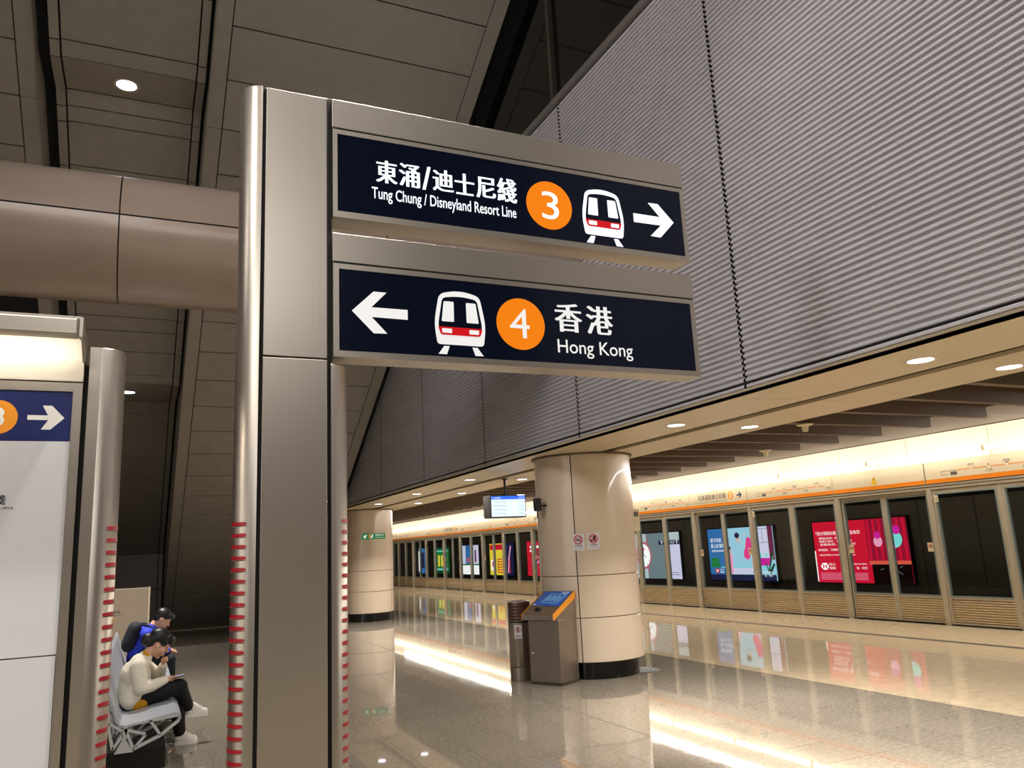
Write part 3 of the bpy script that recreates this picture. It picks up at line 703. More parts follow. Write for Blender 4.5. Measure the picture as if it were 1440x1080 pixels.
# ================================================================== GANTRY SIGN
gs = thing('direction_sign', 'tall steel gantry signpost with two lit navy panels reaching right', 'sign', (.67, 4.1, 0))
def cap(cx, cy, r, z0, z1, a0, a1, parent, name='end_cap'):
    return MB().lathe([(r-.012, z0), (r, z0), (r, z1-.012), (r-.006, z1-.003), (r-.02, z1), (.0005, z1)], (cx, cy), 20, a0, a1).build(name, STEEL, parent, smooth=True)
YF = 4.0
MB().box(.49, .86, 4.02, 4.18, 0, 4.08).build('core', BLACK, gs)
MB().box(.511, .831, YF, YF+.02, 0, 2.5985).build('post_panel', STEEL, gs, bevel=.003); MB().box(.511, .831, YF, YF+.02, 2.607, 4.09).build('post_panel', STEEL, gs, bevel=.003)
MB().box(.511, .831, 4.18, 4.2, 0, 4.09).build('post_panel', STEEL, gs, bevel=.003); MB().box(.505, .838, 4.005, 4.195, 4.082, 4.092).build('top_cap', STEEL, gs)
lc = cap(.492, 4.1, .10, 0, 4.10, PI/2, 3*PI/2, gs)
rc = cap(.850, 4.1, .10, 0, 2.585, -PI/2, PI/2, gs)
def slots(cx, cy, r, a0, a1, ztop, parent, zmin=.03):
    n = 10
    src = None; z = ztop
    prof_h = .0085
    while z > zmin:
        if src is None:
            b = MB(); vs = []
            for i in range(n+1):
                t = a0+(a1-a0)*i/n; e = min(i, n-i); h = prof_h*(.55 if e == 0 else 1)
                for rr, zz in ((r+.0012, -h), (r+.0012, h)): vs.append((cx+rr*math.cos(t), cy+rr*math.sin(t), zz))
            b.add(vs, [(2*i, 2*i+2, 2*i+3, 2*i+1) for i in range(n)])
            M = WORLD[parent if parent in WORLD else parent.parent]
            src = b.build('reflector_strip', REDR, parent, smooth=True); o = src
            lip = MB(); vs = []
            for i in range(n+1):
                t = a0+(a1-a0)*i/n
                for rr, zz in ((r+.0004, -prof_h-.0045), (r+.003, -prof_h-.0015), (r+.0004, -prof_h)): vs.append((cx+rr*math.cos(t), cy+rr*math.sin(t), zz))
            lip.add(vs, [(3*i+q, 3*i+3+q, 3*i+4+q, 3*i+1+q) for i in range(n) for q in (0, 1)]); ls = lip.build('slot_lip', STEEL, parent)
            ls.location.z = z; l = ls
        else: o = clone(src, parent); l = clone(ls, parent); l.location.z = z
        o.location.z = z; z -= .0534
slots(.492, 4.1, .10, PI*1.36, PI*.9, 1.778, lc)
slots(.850, 4.1, .10, -PI*.32, PI*.1, 1.778, rc)
TRO = rounded([(-.122, .292), (-.035, .313), (.035, .313), (.122, .292), (.155, .12), (.138, 0), (-.138, 0), (-.155, .12)], [.035, .04, .04, .035, .07, .02, .02, .07])
TRI = rounded([(-.104, .270), (-.03, .281), (.03, .281), (.104, .270), (.132, .11), (.118, .055), (-.118, .055), (-.132, .11)], [.025, .03, .03, .025, .03, .014, .014, .03])
TRR = rounded([(-.1315, .101), (.1315, .101), (.1295, .09), (.118, .055), (-.118, .055), (-.1295, .09)], [0.0005, .0005, .01, .014, .014, .01])
mir = lambda q: [(-x, y) for x, y in q][::-1]
TRW = rounded([(-.096, .249), (-.037, .249), (-.038, .132), (-.111, .132)], .006); TRL = rounded([(-.111, .091), (-.052, .091), (-.052, .066), (-.109, .066)], .004); TRF = [(-.099, -.009), (-.068, -.009), (-.085, -.056), (-.134, -.056)]
def sign_box(z0, z1, zc, fx0, fx1, fz0, fz1):
    b = MB().box(.862, 3.216, YF+.004, 4.165, z0, z1).build('sign_box', STEELH, gs, bevel=.004)
    MB().box(.86, 3.218, YF-.002, YF+.01, zc+.006, z1-.001).build('cover_strip', STEELH, b, bevel=.002)
    MB().box(.864, 3.21, YF+.001, YF+.01, zc-.006, zc+.006).build('shadow_gap', BLACK, b)
    zt = zc-.006
    for q in ([(.862, zt), (fx0, fz1), (fx1, fz1), (3.215, zt)], [(.862, z0), (fx0, fz0), (fx0, fz1), (.862, zt)], [(.862, z0), (3.215, z0), (fx1, fz0), (fx0, fz0)], [(3.215, z0), (3.215, zt), (fx1, fz1), (fx1, fz0)]):
        MB().prism(q, lambda p, t: (p[0], t, p[1]), YF-.004, YF+.008).build('frame_bar', STEELH, b)
    MB().box(fx0, fx1, YF, YF+.008, fz0, fz1).build('sign_face', NAVY, b)
    return b
FS = Fr((0, YF, 0), (1, 0, 0), (0, 0, 1))
s1 = sign_box(3.395, 4.094, 3.918, .888, 3.185, 3.431, 3.886)
s2 = sign_box(2.619, 3.304, 3.137, .893, 3.181, 2.653, 3.102)
def train(b, cx, z, W):
    off = lambda q: [(x+cx, y+z) for x, y in q]
    plate('train_outline', [off(TRO), off(TRF), off(mir(TRF))], FS, .002, W, b)
    plate('train_front', [off(TRI)], FS, .0032, NAVY, b)
    plate('train_band', [off(TRR)], FS, .0044, LETR, b)
    plate('train_window', [off(TRW), off(mir(TRW))], FS, .0044, W, b); plate('train_lamp', [off(TRL), off(mir(TRL))], FS, .0056, W, b)
def ctext(b, s, x0, y0, h, pitch, m, mg):   # one Chinese character per cell
    pass
train(s1, 2.571, 3.496, LETW); train(s2, 1.574, 2.723, LETW2)
plate('arrow', [[(2.802, 3.684), (3.008, 3.684), (2.924, 3.773), (2.999, 3.775), (3.116, 3.659), (3.001, 3.541), (2.924, 3.543), (3.011, 3.626), (2.802, 3.624)]], FS, .002, LETW, s1)
plate('arrow', [[(.961, 2.875), (1.079, 2.991), (1.151, 2.991), (1.067, 2.902), (1.268, 2.903), (1.268, 2.847), (1.067, 2.848), (1.152, 2.761), (1.078, 2.758)]], FS, .002, LETW2, s2)
plate('platform_disc', [circ(2.189, 3.649, .157, 56)], FS, .002, LETO, s1); plate('platform_disc', [circ(1.952, 2.875, .155, 56)], FS, .002, LETO, s2)
text('platform_number', '3', 2.136, 2.252, 3.558, 3.738, FS, .0035, LETW, s1, res=6); text('platform_number', '4', 1.880, 2.006, 2.790, 2.966, FS, .0035, LETW2, s2, res=6)
for ch, x0, x1, z0, z1 in (('東', 1.107, 1.222, 3.634, 3.770), ('涌', 1.240, 1.355, 3.632, 3.772), ('迪', 1.440, 1.561, 3.636, 3.770), ('士', 1.576, 1.690, 3.634, 3.768), ('尼', 1.710, 1.828, 3.632, 3.766), ('綫', 1.846, 1.966, 3.628, 3.780)):
    text('lettering', ch, x0, x1, z0, z1, FS, .002, LETW, s1, ming=.0045, res=4)
plate('slash', [[(1.373, 3.630), (1.392, 3.630), (1.426, 3.775), (1.407, 3.775)]], FS, .002, LETW, s1)
text('lettering', 'Tung Chung / Disneyland Resort Line', 1.078, 1.960, 3.512, 3.602, FS, .002, LETW, s1, bold=.008, res=4)
for ch, x0, x1 in (('香', 2.182, 2.358), ('港', 2.398, 2.575)):
    text('lettering', ch, x0, x1, 2.848, 3.026, FS, .002, LETW2, s2, ming=.006, res=5)
text('lettering', 'Hong Kong', 2.186, 2.710, 2.692, 2.800, FS, .002, LETW2, s2, bold=.004, res=5)

# ================================================================== INFORMATION BOARD, left
ib = thing('information_board', 'free standing steel information board with a lit hood, blue banner and white sheets', 'board', (-.9, 4.1, 0))
IX0 = -1.50
MB().box(IX0, -.272, 4.01, 4.19, .05, 2.60).build('cabinet', STEELD, ib)
MB().box(IX0, -.270, 3.985, 4.01, 2.432, 2.637).build('header_panel', mat('satin_steel', '#d6cfc2', .5, .5, noise=.03, stretch=(1.2, 60, 60)), ib, bevel=.003)
for q in ([(IX0, 2.426), (IX0, 2.386), (-.308, 2.386), (-.271, 2.426)], [(-.271, 2.426), (-.308, 2.386), (-.308, .30), (-.271, .26)], [(IX0, .30), (IX0, .26), (-.271, .26), (-.308, .30)]):
    MB().prism(q, lambda p, t: (p[0], t, p[1]), 3.985, 4.012).build('frame_bar', STEEL, ib)
FI = Fr((0, 3.994, 0), (1, 0, 0), (0, 0, 1))
bn = plate('banner', [rect(IX0, -.309, 2.162, 2.385)], FI, .001, NAVYP, ib)
sh = plate('sheet', [rect(IX0, -.309, 1.258, 2.161)], FI, .001, WHITEP, ib); plate('sheet', [rect(IX0, -.311, .30, 1.253)], FI, .0, WHITEP, ib)
plate('arrow', [[(-.478, 2.2765), (-.400, 2.2765), (-.422, 2.320), (-.386, 2.320), (-.336, 2.2655), (-.388, 2.213), (-.424, 2.213), (-.398, 2.2555), (-.478, 2.2555)]], FI, .002, WHP, bn)
plate('platform_disc', [circ(-.588, 2.2655, .074, 36)], FI, .002, ORANP, bn); text('platform_number', '3', -.616, -.563, 2.225, 2.308, FI, .003, WHP, bn, bold=.03, res=4)
text('lettering', '東涌及迪士尼綫', -.93, -.535, 1.888, 1.93, FI, .002, BKP, sh, ming=.001, res=2); text('lettering', 'Tung Chung and Disneyland Resort Line', -1.05, -.503, 1.866, 1.882, FI, .002, BKP, sh, bold=.01, res=1)
MB().prism([(3.68, 2.563), (3.68, 2.648), (3.74, 2.655), (4.0, 2.62), (4.0, 2.525), (3.96, 2.515), (3.76, 2.60), (3.74, 2.563)], lambda p, t: (t, p[0], p[1]), -.276, -.263).build('hood_bracket', STEEL, ib)
MB().box(IX0, -.276, 3.68, 3.745, 2.565, 2.648).build('hood', STEELH, ib, bevel=.012, seg=3)
MB().box(IX0, -.276, 3.72, 3.99, 2.651, 2.662).build('hood_top', STEELH, ib)
MB().cyl((IX0, 3.79, 2.60), (-.31, 3.79, 2.60), .014, n=10).build('hood_tube', HOODT, ib)
MB().box(-.271, -.25, 4.03, 4.19, 0, 2.52).build('core', BLACK, ib)
MB().box(-.250, -.203, 4.0, 4.2, 0, 2.60).build('post_panel', STEEL, ib)
ec = cap(-.203, 4.1, .10, 0, 2.605, -PI/2, PI/2, ib)
slots(-.203, 4.1, .10, -PI*.30, PI*.02, 1.778, ec)
MB().box(IX0-.2, IX0, 4.0, 4.2, 0, 2.6).build('post_panel', STEEL, ib)

# ================================================================== COLUMN FITTINGS
CX, CY, CR = 5.335, 9.30, .641
def on_col(t, cx=CX, cy=CY, r=CR):
    a = math.radians(t); n = Vector((math.cos(a), math.sin(a), 0)); u = Vector((0, 0, 1)).cross(n)
    return Fr((cx+n.x*r, cy+n.y*r, 0), u, (0, 0, 1))
for name, ang, z, label, draw in (('notice', -129.2, 1.636, 'white no smoking notice with cigarette on the near column', 0), ('notice', -112.5, 1.640, 'white no eating and drinking notice right of the no smoking one', 1)):
    fr = on_col(ang); t = thing(name, label, 'notice', tuple(fr.p(0, z-.10, 0)), 0, 'notices on the near column')
    b = MB(); W, H = .075, .10
    b.prism(rect(-W, W, z-H, z+H), lambda p, tt: fr.p(p[0], p[1], tt-abs(p[0])**2/(2*CR)), .002, .006); b.build('sheet', WHITEP, t)
    plate('ban_ring', ring(0, z+.03, .056, .044, 30), fr, .0085, REDP, t)
    if draw == 0: plate('cigarette', [rect(-.036, .03, z+.018, z+.030)], fr, .008, BKP, t); plate('smoke', [bar(.02, z+.035, .03, z+.06, .007), bar(.005, z+.04, .01, z+.062, .006)], fr, .008, BKP, t)
    else: plate('cup', [[(-.002, z+.062), (.032, z+.066), (.028, z+.005), (.0, z+.0)], circ(-.02, z+.01, .014, 14)], fr, .008, BKP, t)
    plate('ban_bar', [bar(-.035, z+.062, .035, z-.004, .010)], fr, .009, REDP, t)
    text('caption', '不准吸煙' if draw == 0 else '不准飲食', -.045, .045, z-.055, z-.034, fr, .008, BKP, t, res=1)
    text('caption', 'No smoking' if draw == 0 else 'No eating or drinking', -.055, .055, z-.078, z-.066, fr, .008, GREYP, t, res=1)
sp = thing('wall_speaker', 'small black speaker on a bracket at the left edge of the near column', 'speaker', (4.66, 9.2, 2.04))
MB().box(4.545, 4.615, 9.13, 9.23, 2.045, 2.215).build('case', PLASB, sp, bevel=.012); MB().box(4.60, 4.72, 9.17, 9.19, 2.11, 2.13).build('bracket', PLASB, sp); MB().cyl((4.58, 9.19, 1.96), (4.58, 9.19, 2.05), .008, n=8).build('cable', PLASB, sp)
MB().prism(rect(9.14, 9.22, 2.06, 2.20), lambda p, t: (t, p[0], p[1]), 4.540, 4.546).build('grille', STEELD, sp)
eb = thing('call_box', 'narrow beige box fixed on the right edge of the near column', 'box', (5.9, 8.97, 1.74))
MB().box(5.80, 5.905, 8.87, 8.95, 1.745, 2.02).build('case', PLASW, eb, bevel=.008); MB().box(5.80, 5.88, 8.94, 9.0, 1.80, 1.95).build('mount', PLASB, eb); MB().box(5.82, 5.885, 8.866, 8.87, 1.93, 1.99).build('grille', GREYP, eb)
# exit sign on the far column
fr = Fr((0, 19.895, 0), (1, 0, 0), (0, 0, 1))
es = thing('exit_sign', 'green exit sign on the far column with white arrow', 'sign', (5.29, 19.9, 2.0))
MB().box(4.995, 5.585, 19.895, 19.93, 2.0, 2.145).build('plate', emis('exit_green', '#128a4a', .5), es, bevel=.004)
plate('arrow', [arrow(5.07, 2.072, .36, PI*1.25)], fr, .003, LETW2, es)
plate('running_person', [circ(5.26, 2.12, .014, 12), bar(5.25, 2.10, 5.235, 2.06, .03), bar(5.235, 2.06, 5.215, 2.02, .014), bar(5.235, 2.06, 5.27, 2.03, .014), bar(5.25, 2.095, 5.285, 2.075, .012)], fr, .003, LETW2, es)
plate('door_symbol', [rect(5.17, 5.20, 2.02, 2.13)], fr, .003, LETO, es)
text('lettering', '緊急出口', 5.33, 5.55, 2.075, 2.13, fr, .003, LETW2, es, res=1); text('lettering', 'Emergency exit', 5.33, 5.56, 2.02, 2.055, fr, .003, LETW2, es, res=1)

# ================================================================== ARRIVALS SCREEN
sx0, sx1, sy, sz0, sz1 = 5.13, 5.775, 12.0, 2.10, 2.465
ar = thing('arrivals_screen', 'lit train arrivals screen hanging from the soffit beyond the near column', 'screen', (5.45, 12.15, 2.75))
MB().box(sx0, sx1, sy, sy+.30, sz0, sz1).build('housing', PLASB, ar, bevel=.006)
MB().box(sx0+.018, sx1-.018, sy-.006, sy+.001, sz0+.018, sz1-.016).build('display', emis('screen_white', '#e4f3ff', 1.05), ar)
fr = Fr((0, sy-.006, 0), (1, 0, 0), (0, 0, 1))
plate('title_bar', [rect(sx0+.018, sx1-.018, sz1-.07, sz1-.016)], fr, .001, emis('screen_blue', '#2a62e0', 1.3), ar)
text('lettering', '11:38 往東涌', sx0+.04, sx0+.18, sz1-.058, sz1-.028, fr, .002, LETW, ar, res=1); text('lettering', '27°C', sx1-.13, sx1-.04, sz1-.058, sz1-.028, fr, .002, LETW, ar, res=1)
tl = emis('screen_teal', '#3f8aa0', .7)
for i, s in enumerate(('Tung Chung', 'Hong Kong', 'Tung Chung', 'Tung Chung')):
    z = sz1-.125-.063*i
    text('lettering', s, sx0+.06, sx0+.27, z, z+.03, fr, .001, tl, ar, res=1); text('lettering', '%d min' % (2+4*i), sx1-.14, sx1-.04, z, z+.028, fr, .001, tl, ar, res=1)
    plate('platform_mark', [circ(sx0+.43, z+.014, .013, 12)], fr, .001, emis('screen_peach', '#ffd9c4', 1.0), ar) if i == 0 else plate('platform_mark', [circ(sx0+.43, z+.014, .013, 12)], fr, .001, bpy.data.materials['screen_peach'], ar)
MB().cyl((5.47, 12.15, 2.46), (5.47, 12.15, 2.752), .02, n=12).build('hanger_rod', PLASB, ar); MB().cyl((5.47, 12.15, 2.735), (5.47, 12.15, 2.75), .05, n=16).build('hanger_flange', PLASB, ar)

# ceiling speakers under the baffles
for (x, y, lab) in ((7.50, 7.41, 'white cone ceiling speaker under a baffle at right'), (9.05, 9.84, 'small white ceiling speaker further along the baffles')):
    t = thing('ceiling_speaker', lab, 'speaker', (x, y, 2.95), 0, 'speakers under the baffles')
    MB().lathe([(.0001, -.002), (.10, -.004), (.10, -.016), (.045, -.03), (.035, -.09), (.025, -.10), (.0001, -.102)], (0, 0), 24).build('horn', PLASW, t, local=True, smooth=True)
    MB().cyl((0, 0, -.004), (0, 0, .002), .07, n=20).build('base', GREYP, t, local=True)

# ================================================================== KIOSK AND BIN
KST = mat('kiosk_steel', '#a2968a', .30, .9, noise=.05, nscale=6)
ang = math.atan2(-.880, .474)
ks = thing('information_kiosk', 'steel kiosk with sloping blue screen beside the near column', 'kiosk', (4.30, 9.05, 0), ang)
KW, KD = .443, .385
MB().box(.02, KW-.0, .02, KD-.01, 0, .035).build('plinth', STEELD, ks, local=True)
MB().box(0, KW, 0, KD, .035, .738).build('body', KST, ks, local=True, bevel=.004)
MB().box(.085, KW-.075, -.004, .003, .06, .73).build('door', KST, ks, local=True, bevel=.002)
MB().cyl((.05, -.006, .36), (.05, .002, .36), .012, n=14).build('lock', PLASW, ks, local=True)
sl = [(-.115, .748), (-.115, .815), (KD, 1.058), (KD, .985)]
MB().prism([(-.115, .75), (-.115, .813), (KD, 1.056), (KD, .738), (0, .738)], lambda p, t: (t, p[0], p[1]), -.004, KW+.004).build('console', KST, ks, local=True, bevel=.003)
MB().prism([(-.118, .746), (-.118, .818), (KD+.002, 1.062), (KD+.002, .975)], lambda p, t: (t, p[0], p[1]), KW+.004, KW+.010).build('side_panel', KORAN, ks, local=True)
MB().prism([(-.118, .746), (-.118, .818), (KD+.002, 1.062), (KD+.002, .975)], lambda p, t: (t, p[0], p[1]), -.010, -.004).build('side_panel', KORAN, ks, local=True)
up = Vector((0, KD+.115, .243)).normalized(); fr = Fr((0, -.115, .8135), (1, 0, 0), up); LEN = math.hypot(KD+.115, .243)
plate('screen', [rect(.02, KW-.02, .20, LEN-.02)], fr, .003, BLUEP, ks, local=True)
sk = lambda x, y: (x*.82+.05+y*.16, y*.78+.235-x*.09+.05)
P4 = [sk(.08, 0), sk(.36, 0), sk(.36, .26), sk(.08, .26)]
plate('screen_outline', [bar(*P4[i], *P4[(i+1) % 4], .010) for i in range(4)], fr, .005, LBLUEP, ks, local=True)
plate('screen_pattern', [bar(*sk(.11+.03*i, .03+.02*(i % 3)), *sk(.11+.03*i, .23-.02*((i+1) % 3)), .010) for i in range(8)]+[bar(*sk(.11, .08), *sk(.17, .08), .010), bar(*sk(.2, .18), *sk(.29, .18), .010)], fr, .005, LBLUEP, ks, local=True)
plate('screen_caption', [rect(.33, .40, LEN-.055, LEN-.04), rect(.30, .37, LEN-.055, LEN-.04), rect(.31, .40, LEN-.08, LEN-.073), rect(.03, .07, .215, .235)], fr, .005, WHP, ks, local=True)
MB().add(*(lambda c: ([fr.p(x, y, h) for x, y, h in c], [(0, 1, 2, 3), (4, 5, 6, 7), (0, 1, 5, 4), (1, 2, 6, 5), (2, 3, 7, 6), (3, 0, 4, 7)]))([(.13, .09, 0), (.21, .09, 0), (.21, .135, 0), (.13, .135, 0), (.14, .095, .022), (.20, .095, .022), (.20, .13, .022), (.14, .13, .022)])).build('trackball', PLASB, ks, local=True)
bn = thing('litter_bin', 'round steel litter bin with dark red slats left of the kiosk', 'bin', (4.37, 9.45, 0))
R = .143
MB().lathe([(R-.004, 0), (R, .004), (R, .155), (R-.003, .158)], (0, 0), 36).build('base_ring', KST, bn, local=True, smooth=True)
MB().lathe([(R-.003, .162), (R, .166), (R, .69)], (0, 0), 36).build('body', KST, bn, local=True, smooth=True)
MB().lathe([(R-.012, .15), (R-.012, .92)], (0, 0), 36).build('liner', BLACK, bn, local=True, smooth=True)
for i in range(6):
    z = .70+.038*i
    MB().lathe([(R-.01, z), (R, z+.002), (R, z+.022), (R-.01, z+.024)], (0, 0), 36).build('slat', STEELD, bn, local=True, smooth=True)
    MB().lathe([(R-.006, z+.024), (R-.004, z+.036)], (0, 0), 36).build('red_band', BINR, bn, local=True, smooth=True)
MB().lathe([(R, .925), (R, .945), (R-.03, .95), (R-.05, .935), (.0005, .925)], (0, 0), 36).build('lid', KST, bn, local=True, smooth=True)
MB().lathe([(.001, .937), (R-.055, .945)], (0, 0), 24).build('ash_tray', mat('ash_flecks', '#8a5a55', .6, noise=.8, nscale=60), bn, local=True)
a = math.atan2(-9.45, -4.37)-.16; nn = Vector((math.cos(a), math.sin(a), 0)); fr = Fr(nn*R, Vector((0, 0, 1)).cross(nn), (0, 0, 1))
plate('notice', [rect(-.048, .048, .505, .665)], fr, .0045, WHITEP, bn, local=True, t=.008); plate('ban_ring', ring(0, .61, .034, .026, 24), fr, .006, REDP, bn, local=True); plate('ban_mark', [rect(-.008, .01, .59, .63)], fr, .006, BKP, bn, local=True); plate('caption', [rect(-.035, .035, .535, .541), rect(-.03, .03, .522, .527)], fr, .006, GREYP, bn, local=True)

# ================================================================== BENCH
BENCH = mat('bench_metal', '#b9bcc4', .35, .35, noise=.02, nscale=20)
BENCHF = mat('bench_frame_metal', '#c9c9c8', .4, .3, noise=.02, nscale=20)
bc = thing('waiting_bench', 'row of pale metal seats on a black plinth behind the board', 'bench', (0, 9.8, 0))
MB().box(-.20, .245, 7.52, 12.2, 0, .165).build('plinth', PLASB, bc, bevel=.004)
sprof = [(.335, .352), (.352, .372), (.350, .400), (.330, .418), (.305, .424), (.20, .410), (.08, .390), (-.05, .368), (-.095, .376), (-.118, .41), (-.155, .53), (-.198, .66), (-.238, .775), (-.247, .785)]
def thick(pr, t):
    out = []
    for i, (x, z) in enumerate(pr):
        a = pr[max(i-1, 0)]; b = pr[min(i+1, len(pr)-1)]; dx, dz = b[0]-a[0], b[1]-a[1]; l = math.hypot(dx, dz); out.append((x+dz/l*-t, z+dx/l*t))
    return pr+out[::-1]
def seat(y0, y1):
    q = thick(sprof, .018); n = len(q); m = n//2
    b = MB(); vs = [(x, y0, z) for x, z in q]+[(x, y1, z) for x, z in q]
    fs = [(i, (i+1) % n, n+(i+1) % n, n+i) for i in range(n)]+[(i, i+1, n-2-i, n-1-i) for i in range(m-1)]+[(n+i, n+i+1, 2*n-2-i, 2*n-1-i) for i in range(m-1)]
    s = b.add(vs, fs).build('seat', BENCH, bc, smooth=True)
    for i in range(4):   # raised flutes on the back
        y = y0+.10+.11*i
        MB().hexa([(-.122, y, .435), (-.122, y+.02, .435), (-.128, y+.02, .437), (-.128, y, .437), (-.226, y, .752), (-.226, y+.02, .752), (-.234, y+.02, .754), (-.234, y, .754)]).build('flute', BENCHF, s)
    return s
for k in range(8):
    y = 7.45+.575*k; seat(y, y+.53)
def bracket(y):
    f = lambda p, t: (p[0], t, p[1]); b = MB(); B = lambda *a: b.prism(bar(*a), f, y, y+.022)
    b.prism([(-.066, .285), (-.132, .165), (.004, .165)], f, y-.004, y+.028)
    B(-.055, .37, -.066, .27, .03); B(-.06, .345, .005, .185, .022); B(.005, .185, .20, .262, .024); B(.20, .262, .335, .36, .024); B(-.05, .335, .09, .285, .02); B(.09, .28, .02, .20, .02); B(.12, .385, .20, .265, .02); B(.0, .372, .33, .40, .02)
    B(-.075, .30, -.145, .20, .022); B(-.145, .20, -.20, .47, .022); B(-.08, .33, -.18, .40, .02)
    b.build('bracket', BENCHF, bc)
for k in range(9): bracket(7.445+.575*k-(.012 if k else 0))
# beige board standing beyond the bench
bb = thing('barrier_board', 'low beige board with small print standing behind the seated pair', 'board', (-.25, 12.75, 0))
MB().box(-.62, .122, 12.72, 12.76, .0, 1.315).build('panel', BEIGEB, bb, bevel=.006); MB().box(.118, .138, 12.715, 12.765, 0, 1.32).build('edge_trim', PLASW, bb)
fr = Fr((0, 12.72, 0), (1, 0, 0), (0, 0, 1))
text('lettering', '往東涌綫', -.45, -.235, .985, 1.02, fr, .002, BKP, bb, res=1); text('lettering', 'Tung Chung Line', -.55, -.19, .945, .97, fr, .002, BKP, bb, res=1); plate('orange_mark', [rect(-.45, -.30, .90, .93)], fr, .002, ORANP, bb)

# ================================================================== PEOPLE
def capsule(bm, p0, p1, r0, r1, n=14):
    p0 = Vector(p0); p1 = Vector(p1); d = p1-p0; L = d.length
    if L < 1e-5: d = Vector((0, 0, 1)); L = 1e-5
    d = d/L; a = d.orthogonal().normalized(); b = d.cross(a); rings = []
    prof = []
    for i in range(1, 5): t = PI/2*i/4; prof.append((-r0*math.cos(t), r0*math.sin(t)))
    for i in range(0, 4): t = PI/2*i/4; prof.append((L+r1*math.sin(t), r1*math.cos(t)))
    for h, r in prof: rings.append([bm.verts.new(p0+d*h+(a*math.cos(2*PI*k/n)+b*math.sin(2*PI*k/n))*r) for k in range(n)])
    s = bm.verts.new(p0-d*r0); e = bm.verts.new(p1+d*r1)
    for k in range(n):
        bm.faces.new((s, rings[0][(k+1) % n], rings[0][k])); bm.faces.new((e, rings[-1][k], rings[-1][(k+1) % n]))
        for q in range(len(rings)-1): bm.faces.new((rings[q][k], rings[q][(k+1) % n], rings[q+1][(k+1) % n], rings[q+1][k]))
def ellipsoid(bm, c, r, rot=(0, 0, 0)):
    M = Matrix.Translation(Vector(c)) @ Euler(rot).to_matrix().to_4x4() @ Matrix.Diagonal((*r, 1))
    bmesh.ops.create_uvsphere(bm, u_segments=20, v_segments=14, radius=1, matrix=M)
def blob(name, prims, m, parent, vox=.008, smooth=4, label=None):
    bm = bmesh.new()
    for p in prims:
        if p[0] == 'c': capsule(bm, *p[1:])
        else: ellipsoid(bm, *p[1:])
    me = bpy.data.meshes.new(name); inv = _inv(parent); bm.transform(inv); bmesh.ops.recalc_face_normals(bm, faces=bm.faces); bm.to_mesh(me); bm.free()
    me.materials.append(m); o = link(name, me, parent, label=label)
    r = o.modifiers.new('remesh', 'REMESH'); r.mode = 'VOXEL'; r.voxel_size = vox; r.use_smooth_shade = True
    if smooth: s = o.modifiers.new('smooth', 'SMOOTH'); s.factor = .5; s.iterations = smooth
    return o
SKIN = mat('skin', '#d9a58a', .5, noise=.03, nscale=20); SWEAT = mat('cream_knit', '#efe6d2', .85, noise=.05, nscale=60, bump=.2, bscale=120); TROUS = mat('black_cloth', '#0c0b0c', .85, noise=.1, nscale=30)
HAIRM = mat('black_hair', '#0d0b0b', .45, noise=.2, stretch=(60, 60, 20)); SHOE = mat('white_leather', '#eee8de', .5, noise=.03, nscale=30); YCL = mat('mustard_cloth', '#d79a1a', .8, noise=.05, nscale=40); BLUEC = mat('blue_cloth', '#1f35c0', .7, noise=.06, nscale=30); NAVYC = mat('navy_cloth', '#10131f', .8, noise=.1, nscale=30)
LIPM = mat('lip', '#b5675c', .5)
def ep(ox, x, y, z): return (x, y, z)
wm = thing('person', 'woman in a cream sweater on the bench looking down at a phone', 'person', (.0, 8.27, .4))
Y0 = 8.27
hd = Vector((.182, Y0, .905)); td = math.radians(35)          # head tilted forward
hf = Vector((math.cos(td), 0, -math.sin(td))); hu = Vector((math.sin(td), 0, math.cos(td))); hs = Vector((0, 1, 0))
def H(f, s, u): return tuple(hd+hf*f+hs*s+hu*u)
rh = (0, td, 0)
head = [('e', H(-.008, 0, .025), (.092, .074, .088), rh), ('e', H(.022, 0, -.035), (.062, .056, .075), rh), ('c', H(.055, 0, -.095), H(.045, 0, -.085), .022, .03),
        ('c', H(.083, 0, .012), H(.103, 0, -.022), .008, .013), ('c', H(.088, -.014, -.055), H(.088, .014, -.055), .010, .010), ('c', H(.084, -.012, -.066), H(.084, .012, -.066), .010, .010),
        ('e', H(.078, -.03, .018), (.014, .02, .01), rh), ('e', H(.078, .03, .018), (.014, .02, .01), rh), ('e', H(.05, -.045, -.03), (.028, .022, .03), rh), ('e', H(.05, .045, -.03), (.028, .022, .03), rh),
        ('e', H(-.012, -.076, -.012), (.020, .008, .030), rh), ('e', H(-.012, .076, -.012), (.020, .008, .030), rh)]
neck = [('c', (.075, Y0, .80), H(-.03, 0, -.05), .05, .046)]
